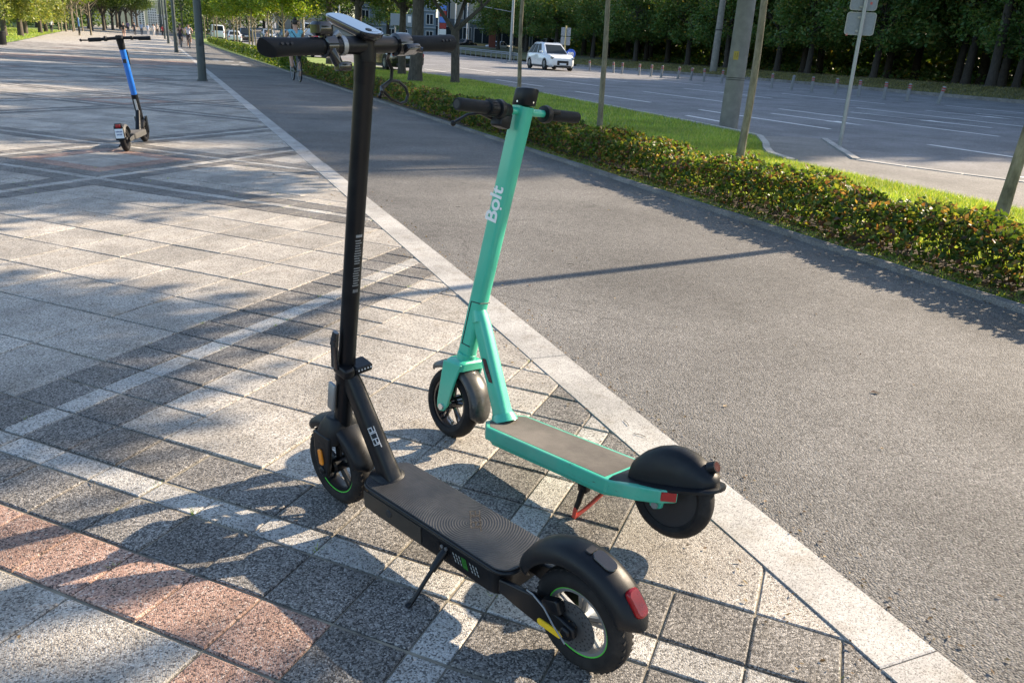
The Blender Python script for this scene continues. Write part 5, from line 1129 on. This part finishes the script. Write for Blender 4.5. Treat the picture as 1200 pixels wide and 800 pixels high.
def tree_kind(name, h, r0, r1, limbs, clumps, nleaf, size, leaf, bk, seed, shell=.45, top=None, lean=(0, 0), up=.4, fork=None, fold=False, extra=None):
    """meshes of one kind of tree, shared by its copies"""
    K = Kind(); K.name = name
    t = trunk_mesh(h, r0, r1, limbs, seed, lean, top=top, fork=fork).build('trunk', M[bk], None, True); K.trunk = t.data; bpy.data.objects.remove(t)
    V, F = leaf_quads(cloud_points(clumps, nleaf, shell, np.random.default_rng(seed)), size, up, fold=fold, rng=np.random.default_rng(seed+1))
    c = np_mesh('crown', V, F, M[leaf]); K.crown = c.data; bpy.data.objects.remove(c); return K
def plant(K, x, y, label, group=None, rz=0, s=1.0, z=None, rot=(0, 0)):
    r = empty(K.name, (x, y, Z(x, y) if z is None else z), 0, label, 'tree', group); r.rotation_euler = (rot[0], rot[1], rz); r.scale = (s, s, s)
    link('trunk', K.trunk, r); link('crown', K.crown, r); return r
def clumps(n, R_, zc, rz, r0, r1, seed, flat=.8):
    rg = random.Random(seed); out = []
    for i in range(n):
        a = 2.4*i+rg.uniform(-.5, .5); q = R_*math.sqrt((i+.5)/n)*rg.uniform(.75, 1.1); z = zc+rz*rg.uniform(-1, 1)*(1-.45*q/R_); r = rg.uniform(r0, r1)
        out.append((q*math.cos(a), q*math.sin(a), z, r, r, r*flat))
    return out
# slim young street trees in a row behind the hedge: bare trunks, crowns above the picture
YK = [tree_kind('young_tree', 3.3, .052, .038, 7, clumps(24, 1.2, 4.45, 1.15, .45, .75, 11+i), 8500, .15, 'lf_young', 'bark_young', 21+i, top=2.0, shell=.2, fork=.86) for i in range(3)]
FULL = [tree_kind('young_tree', 3.0, .07, .05, 7, clumps(18, 1.45, 4.1, 1.15, .5, .9, 41+i), 6800, .16, 'lf_young', 'bark_young', 51+i, top=2.0, shell=.35) for i in range(2)]
for i, (x, y, sc, lab) in enumerate(((7.5, .95, 1.22, 'slim young tree in the row behind the hedge, off to the right of the picture'), (7.38, 5.1, 1.12, 'slim young tree behind the hedge at the right edge of the picture'), (7.4, 9.1, 1.05, 'slim young tree just right of the thick concrete pole, behind the hedge'),
                              (7.45, 13.25, 1.0, 'slim young tree behind the hedge with a sunlit edge, right of the teal scooter'), (7.45, 17.1, .95, 'thin pale young tree directly behind the teal scooter cap, in front of the white car'))):
    plant(YK[i % 3], x, y, lab, 'young trees in the row behind the hedge', rz=i*1.7, s=sc, rot=(R((-10, -1, .6, -.6, .4)[i]), R((0, -3.2, -2.6, -1.8, -.8)[i])))
plant(YK[1], 7.4, -3.1, 'young tree in the row behind the hedge, outside the picture', 'young trees in the row behind the hedge', 2)
# bigger trees on the lawn
BK = [tree_kind('lawn_tree', 3.4, .20, .14, 8, clumps(26, 3.4, 5.4, 2.1, .8, 1.4, 71+i)+[(1.5*math.cos(k*1.3+i), 1.5*math.sin(k*1.3+i), 3.5, .7, .7, .5) for k in range(5)], 14000, .18, 'lf_big', 'bark_dark', 81+i, top=3.6, shell=.4, fork=.75) for i in range(2)]
FORK = tree_kind('lawn_tree', 1.9, .17, .15, 3, clumps(22, 2.9, 5.2, 2.0, .7, 1.2, 91)+[(1.0*math.cos(k*1.6), 1.0*math.sin(k*1.6), 3.2, .6, .6, .5) for k in range(4)], 11000, .17, 'lf_big', 'bark_dark', 95, top=4.6, shell=.4, fork=.92)
plant(FORK, 10.24, 29.7, 'dark forked tree on the lawn, standing between the two scooter handlebars', None, .9, rot=(0, R(1)))
plant(BK[0], 8.69, 29.7, 'stout dark tree trunk on the lawn behind the right grip of the black scooter', None, .3, 1.25, rot=(0, R(1.5)))
plant(BK[1], 9.85, 35.8, 'dark trunk on the lawn just left of the stout tree', None, 1.1, .9)
plant(BK[1], 8.3, 37.5, 'dark lawn tree directly behind the display of the black scooter', None, 2.2, 1.0)
plant(BK[0], 8.7, 46.5, 'dark lawn tree left of the scooter display, behind the brake lever', None, 4.0, 1.05)
plant(BK[0], 9.5, 21.5, 'lawn tree hidden behind the stem of the black scooter', None, 5.0, .8) if False else None
for i, (x, y, sc) in enumerate(((7.0, 52, 1.0), (7.2, 61, .95), (6.9, 69, 1.0), (7.3, 76, 1.05), (7.0, 84, 1.0), (7.4, 92, 1.1), (7.2, 101, 1.0), (6.8, 110, 1.1), (8.9, 57, .9), (9.0, 74, 1.0), (9.3, 90, 1.0), (8.8, 106, 1.05), (7.2, 122, 1.1), (6.6, 134, 1.2))):
    plant(FULL[i % 2], x, y, 'leafy young avenue tree beyond the far hedge, number %s from the near end' % ORD[i], 'leafy young avenue trees beyond the far hedge', i*1.3, sc)
for i, (x, y, sc) in enumerate(((11.5, 150, 2.2), (6.5, 158, 2.3), (15, 172, 2.4), (4.8, 178, 2.2), (10, 190, 2.6), (3.8, 205, 2.4))):
    plant(FULL[i % 2], x, y, 'large dark green tree far down the avenue behind the lamp posts, %s in depth' % ORD[i], 'large trees far down the avenue', i*2.1, sc)
# olive green trees with low crowns on the left lawn
OK_ = [tree_kind('low_tree', 2.4, .24, .16, 8, clumps(26, 2.9, 3.7, 1.9, .7, 1.25, 101+i, .85)+[(2.2*math.cos(k), 2.2*math.sin(k), 1.9, .6, .6, .8) for k in range(7)], 11000, .20, 'lf_olive', 'bark_dark', 111+i, top=3.0, shell=.35) for i in range(2)]
for i, (x, y, sc, lab) in enumerate(((-11.3, 78.5, 1.0, 'leaning olive green tree at the left edge of the picture'), (-10.7, 82.6, 1.05, 'low olive green tree with a thick dark trunk on the left lawn'), (-12.0, 96, 1.05, 'olive green tree third along the left lawn'),
                              (-11.8, 106, 1.0, 'olive green tree fourth along the left lawn, crown touching its neighbours'), (-12.3, 116, 1.0, 'olive green tree at the far end of the low row on the left lawn'), (-15.5, 88, 1.2, 'olive green tree deeper on the left lawn behind the thick trunk'), (-17.5, 104, 1.3, 'olive green tree at the back of the left lawn'))):
    plant(OK_[i % 2], x, y, lab, None, i*1.9, sc)
SL = [tree_kind('slim_tree', 3.4, .10, .07, 6, clumps(16, 2.0, 5.3, 1.5, .7, 1.15, 131+i), 6000, .22, 'lf_young', 'bark_young', 141+i, top=2.6, shell=.4) for i in range(2)]
for i, (x, y) in enumerate(((-12.5, 124), (-11.9, 130), (-11.2, 128), (-10.7, 132), (-12.9, 137), (-11.0, 138), (-10.2, 142), (-12.1, 145))):
    plant(SL[i % 2], x, y, 'slim pale trunked tree in the bright green group on the left, %s from the front' % ORD[i], 'slim pale trunked trees on the left', i*2.3, 1.0+.1*(i % 3))
for i, (x, y, lab) in enumerate(((-7.9, 105, 'slim bright green tree with blue wrapped trunk, left one of two'), (-7.05, 109.5, 'slim bright green tree with blue wrapped trunk, right one of two'))):
    r = plant(SL[i % 2], x, y, lab, None, i, 1.0); a = MB(); a.tube([(0, 0, .02), (0, 0, .95)], .10, 10); a.build('dark_guard', M['blkplastic'], r, True); a = MB(); a.tube([(0, 0, .95), (0, 0, 1.85)], .098, 10); a.build('blue_wrap', mono('faded_blue', (.03, .12, .32), .6), r, True)
LG = [tree_kind('large_tree', 4.0, .30, .2, 9, clumps(30, 4.2, 7.6, 3.6, 1.2, 2.1, 151+i), 13000, .30, 'lf_big', 'bark_dark', 161+i, top=4.5, shell=.42) for i in range(2)]
for i, (x, y, sc) in enumerate(((-9.6, 152, .85), (-8.2, 160, .9), (-11, 168, 1.0), (-7.4, 172, .9), (-6.6, 186, .9), (-9.5, 190, 1.0), (-5.9, 204, .95), (-14, 160, 1.1), (-17, 150, 1.1), (-21, 140, 1.1), (-5.2, 222, 1.0), (-19, 128, 1.0), (-24, 118, 1.1), (-4.6, 245, 1.0), (-8, 210, 1.1))):
    plant(LG[i % 2], x, y, 'large broadleaf tree in the belt left of the promenade, %s counted from the front' % ORD[i], 'large trees along the left of the promenade', i*1.7, sc)
# tall trees shading the promenade from the lawn side, mostly above the picture
# the dark wood beyond the road
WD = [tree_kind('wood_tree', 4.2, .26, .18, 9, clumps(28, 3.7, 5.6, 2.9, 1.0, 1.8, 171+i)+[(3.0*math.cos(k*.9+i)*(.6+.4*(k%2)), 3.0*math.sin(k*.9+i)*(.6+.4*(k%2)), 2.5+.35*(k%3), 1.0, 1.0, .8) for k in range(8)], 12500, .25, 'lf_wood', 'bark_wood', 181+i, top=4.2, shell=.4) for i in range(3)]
wd = [(52.5, 41.5, 1.25), (48.5, 30, 1.1), (49.5, 35.5, .95), (50, 47.5, 1.05), (49, 53.5, 1.0), (50.5, 59, 1.1), (49.5, 65, 1.0), (50, 72, 1.1), (48, 79, 1.05), (47, 87, 1.0), (46, 95, 1.05), (45.5, 103, 1.05), (45, 112, 1.0), (46.5, 24.5, 1.0), (46, 19, 1.1)]
for j, (dx, sc) in enumerate(((6.5, 1.15), (14, 1.3), (23, 1.5))):
    for k in range(15 if j == 0 else 12):
        y = 16+k*(7.3 if j == 0 else 9.5)+2.3*(j % 2)+random.uniform(-1.5, 1.5); wd.append((49.5+dx+random.uniform(-2, 2)-(.06*max(0, y-60)), y, sc*random.uniform(.9, 1.12)))
FR = sorted(range(1, 15), key=lambda k: wd[k][1])
for i, (x, y, sc) in enumerate(wd):
    l = 'stout dark tree with a forked trunk at the front of the wood on the right' if i == 0 else 'dark tree in the front row of the wood across the road, %s from the right' % ORD[FR.index(i)] if i in FR else 'dark green tree deep in the wood beyond the far side of the road'
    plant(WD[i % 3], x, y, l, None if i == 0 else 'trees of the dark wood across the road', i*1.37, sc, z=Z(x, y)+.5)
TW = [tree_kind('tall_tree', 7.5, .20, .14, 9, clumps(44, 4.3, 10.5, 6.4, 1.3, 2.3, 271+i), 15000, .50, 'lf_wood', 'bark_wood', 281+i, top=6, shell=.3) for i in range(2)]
tall = [(50, 14.5, .98), (47.5, 8, .95), (51, 2, 1.0), (48, -5, .98), (52, -12, 1.0), (54, 11, 1.0), (55, -1, 1.0)]+[(48, 21.5, 1.42), (53, 25.5, 1.5), (47.5, 28, 1.4), (52, 32.5, 1.5), (47.8, 36, 1.42), (53.5, 39.5, 1.5), (58, 22, 1.5), (58.5, 30, 1.55), (59, 37, 1.55)]
TORD = [(ORD+['sixteenth'])[sorted(range(len(tall)), key=lambda k: tall[k][1]).index(i)] for i in range(len(tall))]
for i, (x, y, sc) in enumerate(tall):
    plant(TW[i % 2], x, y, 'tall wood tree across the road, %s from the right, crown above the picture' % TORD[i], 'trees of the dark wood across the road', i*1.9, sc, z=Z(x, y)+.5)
# deep wood and undergrowth that read as one mass
NW = 90000; P = np.stack([RNG.uniform(74, 124, NW), RNG.uniform(-20, 170, NW), RNG.uniform(0, 1, NW)*15], 1); P[:, 2] += gz(P[:, 0], P[:, 1])
V, F = leaf_quads(P, 1.05, .3, fold=False); tag(np_mesh('deep_wood', V, F, M['lf_wood']), kind='stuff')
for nm, n_, xr, yr, zr, sz in (('left_shrubs', 15000, (-44, -17), (95, 200), 5.5, .42), ('left_shrubs', 9000, (-34, -11), (175, 262), 8, .6), ('far_shrubs', 9000, (2.5, 22), (176, 262), 7, .6)):
    P = np.stack([RNG.uniform(*xr, n_), RNG.uniform(*yr, n_), RNG.uniform(0, 1, n_)**.9*zr], 1); P[:, 2] += gz(P[:, 0], P[:, 1]); V, F = leaf_quads(P, sz, .3, fold=False); tag(np_mesh(nm, V, F, M['lf_big']), kind='stuff')
P = np.stack([RNG.uniform(67, 80, 34000), RNG.uniform(-10, 150, 34000), RNG.uniform(0, 1, 34000)*5], 1); P[:, 2] += gz(P[:, 0], P[:, 1]); V, F = leaf_quads(P, .7, .3, fold=False); tag(np_mesh('thicket', V, F, M['lf_wood']), kind='stuff')
P = np.stack([RNG.uniform(54, 70, 9000), RNG.uniform(15, 110, 9000), RNG.uniform(0, 1, 9000)**1.6*1.1+.15], 1); P[:, 2] += gz(P[:, 0], P[:, 1])
V, F = leaf_quads(P, .3, .3, fold=False); tag(np_mesh('undergrowth', V, F, M['lf_wood']), kind='stuff')
for i, (x, y, sc) in enumerate(((36, 140, 1.2), (30, 150, 1.1), (62, 118, 1.3), (66, 108, 1.2), (56, 128, 1.2), (70, 125, 1.5), (60, 140, 1.6), (75, 112, 1.4), (25, 165, 1.4), (19, 168, 1.2))):
    plant(WD[i % 3], x, y, 'dark tree among the buildings far down the road, ' + ('left', 'right')[x > 40] + ' part, %s one' % ORD[i], 'dark trees far down the road', i*2, sc)
# ------------------------------------------------------------------ buildings far down the road
def building(label, cx, cy, w, d, h, rz, wall, floors, bays, pane, sill=None, z0=0.0, winw=.55, winh=.6, cat='building', strips=False):
    r = empty('building', (cx, cy, Z(cx, cy)+z0-.5), rz, label, cat)
    fh = h/floors; bw = w/bays
    a = MB(); a.box((0, 0, h/2), (w, d, h)); a.box((0, 0, h+.25), (w+.5, d+.5, .5)); a.build('wall', wall, r)
    pm = MB(); pm.box((0, 0, 0), (bw*winw, .16, fh*winh)); po_ = pm.build('window', M['carglass'], r); pme = po_.data
    fm = MB(); W_, H_ = bw*winw, fh*winh
    for x_ in (-W_/2, 0, W_/2): fm.box((x_, -.1, 0), (.09, .12, H_+.12))
    for z_ in (-H_/2, H_/2): fm.box((0, -.1, z_), (W_+.12, .12, .09))
    fo_ = fm.build('window_frame', pane, po_); fme = fo_.data; first = True
    for i in range(bays):
        for j in range(floors):
            if first: o, first = po_, False
            else: o = link('window', pme, r); link('window_frame', fme, o)
            o.location = (-w/2+bw*(i+.5), -d/2-.02, fh*(j+.5))
    if sill:
        s = MB()
        for j in range(1, floors): s.box((0, -d/2-.12, fh*j), (w, .25, .16))
        s.build('floor_band', sill, r)
    return r
BLUEW = mono('blue_grey_cladding', (.20, .26, .31), .7); BEIGE = mono('beige_stone', (.46, .41, .33), .8); PALE = mono('pale_render', (.42, .46, .50), .8); DKB = mono('dark_shopfront', (.07, .09, .11), .5)
building('blue grey apartment block seen through the trees behind the scooter display', 42.0, 156.5, 14.0, 10, 26, R(-13), BLUEW, 9, 6, M['white'], mono('pale_band', (.45, .48, .5)))
building('beige stone building with tall window strips behind the forked tree', 58.0, 158, 14, 10, 24, R(-17), BEIGE, 3, 4, M['lgrey'], None, 3.6, .28, .9)
building('low shop front with a glazed base under the beige building', 57.5, 152, 26, 6, 4.4, R(-17), DKB, 1, 7, M['lgrey'], None, 0, .85, .6)
building('pale apartment tower far behind the pale blue cyclist', 29.5, 184, 12, 10, 34, R(-9), PALE, 12, 5, M['white'], mono('pale_band', (.45, .48, .5)))
building('grey office wing at the end of the road, right of the tower', 71, 150, 12, 9, 20, R(-22), mono('grey_glazing', (.13, .17, .19), .4), 7, 6, M['lgrey'], None, 0, .8, .75)
r = empty('canopy', (55.5, 133, Z(55, 133)), R(-19), 'long grey canopy roof on columns in front of the beige building', 'canopy')
a = MB(); a.box((0, 0, 4.3), (15, 3.2, .45)); a.build('roof', mono('canopy_grey', (.28, .33, .36), .5), r)
for x in (-7, -2.5, 2.5, 7): a = MB(); a.tube([(x, -1.2, 0), (x, -1.2, 4.1)], .14, 8); a.build('column', M['galv'], r)
r = empty('billboard', (35.6, 127.5, Z(36, 127)), R(-13), 'grey billboard on two legs below the blue grey apartments', 'billboard')
a = MB(); a.box((0, 0, 3.7), (4.6, .25, 1.7)); a.build('panel', mono('billboard_grey', (.22, .26, .28), .6), r); a = MB(); a.box((.6, -.14, 3.8), (.5, .03, .9)); a.box((1.5, -.14, 3.8), (.9, .03, .5)); a.build('panel_print', M['white'], r)
for x in (-1.6, 1.6): a = MB(); a.tube([(x, 0, 0), (x, 0, 2.9)], .1, 8); a.build('leg', M['galv'], r)
r = empty('pylon_sign', (41.4, 127, Z(41, 127)), R(-15), 'tall pylon sign with blue white and red panels beside the stout tree', 'sign')
a = MB(); a.tube([(-.55, 0, 0), (-.55, 0, 6.6)], .1, 8); a.build('mast', M['white'], r)
for k, c in enumerate(('blue', 'white', 'redlens', 'blue', 'redlens', 'blue')): a = MB(); a.box((.1, 0, 1.4+k*.88), (1.05, .3, .80)); a.build('sign_panel', M[c], r)
r = empty('advert_column', (47.6, 121, Z(47, 121)), R(-15), 'orange topped red advertising column left of the grey canopy', 'sign')
a = MB(); a.box((0, 0, 2.1), (1.0, .6, 4.2)); a.build('column', mono('rust_red', (.16, .045, .03), .6), r); a = MB(); a.box((0, 0, 4.5), (1.3, .8, .6)); a.build('cap', mono('orange_cap', (.5, .2, .03), .6), r)
for i, (x, y) in enumerate(((44.6, 130), (46.8, 130.5))):
    r = empty('flagpole', (x, y, Z(x, y)), 0, ('left' if i == 0 else 'right')+' of two thin white flagpoles in front of the beige building', 'flagpole'); a = MB(); a.tube([(0, 0, 0), (0, 0, 9)], [.11, .07], 8); a.build('pole', M['white'], r)
for i, (x, y, hh, lab) in enumerate(((17.6, 112, 9, 'pale tram wire pole rising behind the pale blue cyclist'), (21.5, 108, 8, 'thin pale pole left of the dark lawn tree'))):
    r = empty('wire_pole', (x, y, Z(x, y)), 0, lab, 'pole'); a = MB(); a.tube([(0, 0, 0), (0, 0, hh)], [.20 if i == 0 else .13, .13 if i == 0 else .10], 10); a.build('pole', M['galv'], r, True); a = MB(); a.tube([(0, 0, hh-1), (-2.5, 0, hh-.6)], .05, 6); a.build('arm', M['galv'], r)
r = empty('traffic_light', (15.2, 101, Z(15, 101)), R(-8), 'black traffic light left of the tram wire pole', 'traffic light')
a = MB(); a.tube([(0, 0, 0), (0, 0, 3.4)], .07, 8); a.build('post', M['dark'], r); a = MB(); a.rbox((0, -.02, 2.9), (.36, .25, 1.0), .06); a.build('signal_head', M['dark'], r)
for k in range(3): a = MB(); a.lathe([(.001, -.16), (.11, -.15), (.12, -.13)], c=(0, 0, 2.6+k*.3), n=12); a.build('lens', M['lgrey'] if k == 2 else M['darklens'], r)
r = empty('road_sign', (28.6, 57.5, Z(28.6, 57)), R(-30), 'back of a grey rectangular road sign behind the white car', 'road sign')
a = MB(); a.tube([(0, 0, 0), (0, 0, 3.1)], .05, 10); a.build('post', mono('yellow_post', (.5, .42, .2), .5), r, True); a = MB(); a.rbox((0, .06, 2.65), (.72, .02, .6), .04, axis=1); a.rbox((0, .06, 2.0), (.72, .02, .6), .04, axis=1); a.build('sign_panel', mono('sign_back', (.4, .44, .5)), r)
r = empty('road_sign', (28.0, 55.2, Z(28, 55)), R(-28), 'round blue arrow sign at the left end of the bollard row', 'road sign')
a = MB(); a.tube([(0, 0, 0), (0, 0, 1.3)], .04, 8); a.build('post', M['galv'], r, True); a = MB(); a.lathe([(.001, -.06), (.33, -.055), (.345, -.04), (.33, -.03), (.001, -.03)], c=(0, 0, 1.1), n=24); a.build('sign_panel', mono('sign_blue', (.02, .10, .55), .4), r, True)
a = MB(); rot = Matrix.Rotation(R(45), 3, 'Y'); a.box(Vector((0, -.064, 1.1)), (.10, .006, .34), rot); a.box(Vector((.09, -.064, 1.01)), (.22, .006, .07)); a.box(Vector((.165, -.064, 1.09)), (.07, .006, .22)); a.build('arrow', M['white'], r)
r = empty('litter_bin', (-7.75, 52.4, 0), 0, 'black litter bin at the left edge of the promenade', 'bin')
a = MB(); a.lathe([(.001, 0), (.22, 0), (.25, .1), (.27, .62), (.29, .64), (.29, .70), (.25, .70), (.23, .60)], axis=(0, 0, 1), n=20); a.build('drum', M['blkplastic'], r, True); a = MB(); a.tube([(0, 0, 0), (0, 0, .05)], .25, 16); a.build('base', M['dark'], r, True)
r = empty('direction_signs', (18.5, 140, Z(18, 140)), R(-8), 'blue direction signs on a gantry above the far traffic', 'road sign')
a = MB(); a.box((-1.1, 0, 4.6), (1.6, .1, 1.0)); a.box((2.4, 0, 4.4), (1.6, .1, 1.0)); a.build('sign_panel', mono('sign_blue', (.02, .1, .55)), r); a = MB(); a.tube([(-1.1, .1, 0), (-1.1, .1, 5)], .09, 8); a.tube([(2.4, .1, 0), (2.4, .1, 5)], .09, 8); a.build('post', M['galv'], r)
# wooded hill at the end of the avenue
hx = np.linspace(-700, 900, 60); hy = np.linspace(1500, 2600, 16); V = []; 
for y in hy:
    for x in hx: V.append((x, y, -6+66*math.exp(-((y-2000)/230)**2)*(.8+.2*math.sin(x*.006+1.2))*(1+.1*math.sin(x*.021))))
n = len(hx); tag(np_mesh('hill', V, [(j*n+i, j*n+i+1, (j+1)*n+i+1, (j+1)*n+i) for j in range(len(hy)-1) for i in range(n-1)], ground_mat('hill_wood', [(.05, .075, .05), (.075, .10, .065), (.11, .125, .09)], .02), smooth=True), kind='structure')
for i, (x, y, w, h) in enumerate(((-22, 1300, 16, 22), (-4, 1350, 12, 27), (9, 1320, 14, 19))):
    building('pale tower block far off at the foot of the hill, %s of three' % ('leftmost', 'middle', 'rightmost')[i], x, y, w, 12, h, 0, mono('far_white', (.55, .55, .54), .8), 8, 4, M['lgrey'])
# ------------------------------------------------------------------ small things on the ground
def fallen(x, y, size, rz, label, mat):
    a = MB(); pts = [(-.5, 0, 0), (-.2, .22, .10), (.15, .20, .06), (.5, 0, .02), (.15, -.22, .12), (-.2, -.2, .03), (-.8, .02, .05)]
    a.add([Vector(p)*size for p in pts], [(0, 1, 2, 3), (0, 3, 4, 5)]); a.add([Vector(p)*size for p in ((-.5, .02, 0), (-.5, -.02, 0), (-.85, .02, .05))], [(0, 1, 2)]); o = a.build('fallen_leaf', mat); o.location = (x, y, .004); o.rotation_euler = (0, 0, rz); tag(o, label, 'leaf')
LEAF = pbr('dry_leaf', (.30, .23, .14), .8, var=.25, vscale=60); LEAF2 = pbr('brown_leaf', (.10, .06, .04), .8, var=.25, vscale=60)
fallen(1.98, 2.29, .028, .4, 'small pale curled leaf lying on the cycle path right of the teal scooter', LEAF); fallen(2.72, 2.22, .045, 2.6, 'dark sliver of leaf lying on the sunlit cycle path near its right side', LEAF2)
fallen(1.9, 4.05, .03, 1.2, 'small brown leaf on the cycle path near the granite edge', LEAF2); fallen(4.35, 6.2, .05, 1, 'dry tan leaf lying in the hedge shadow on the cycle path', LEAF); fallen(3.6, 6.1, .04, 3, 'small ochre leaf in the middle of the cycle path', LEAF)
# grit, bits of leaf and twigs that gather along the edges and in the joints
n_ = 1500; y = .4+RNG.uniform(0, 1, n_)**1.5*13; e = RNG.choice(4, n_, p=[.30, .22, .33, .15]); x = np.where(e == 0, K1+np.abs(RNG.normal(0, .07, n_)), np.where(e == 1, K0-np.abs(RNG.normal(0, .10, n_)), np.where(e == 2, P1-np.abs(RNG.normal(0, .10, n_)), RNG.uniform(-2.5, P1, n_))))
V, F = leaf_quads(np.stack([x, y, np.full(n_, .006)], 1), .011, 2.5, asp=.5, var=.8); tag(np_mesh('ground_litter', V, F, M['litter']), kind='stuff')
mb = MB()
for k in range(60):
    x, y, a_ = random.uniform(-2.2, 4.4), .6+random.random()**1.4*9, random.uniform(0, 6.28); l = random.uniform(.015, .05); mb.tube([(x, y, .006), (x+math.cos(a_)*l*.5+.003, y+math.sin(a_)*l*.5, .008), (x+math.cos(a_)*l, y+math.sin(a_)*l, .006)], .0012, 4)
tag(mb.build('twigs', M['bark_dark']), kind='stuff')
fallen(.95, 8.2, .05, 2, 'brown leaf lying on the paving right of the blue scooter', LEAF2)
for o in list(bpy.data.meshes):
    if o.users == 0: bpy.data.meshes.remove(o)
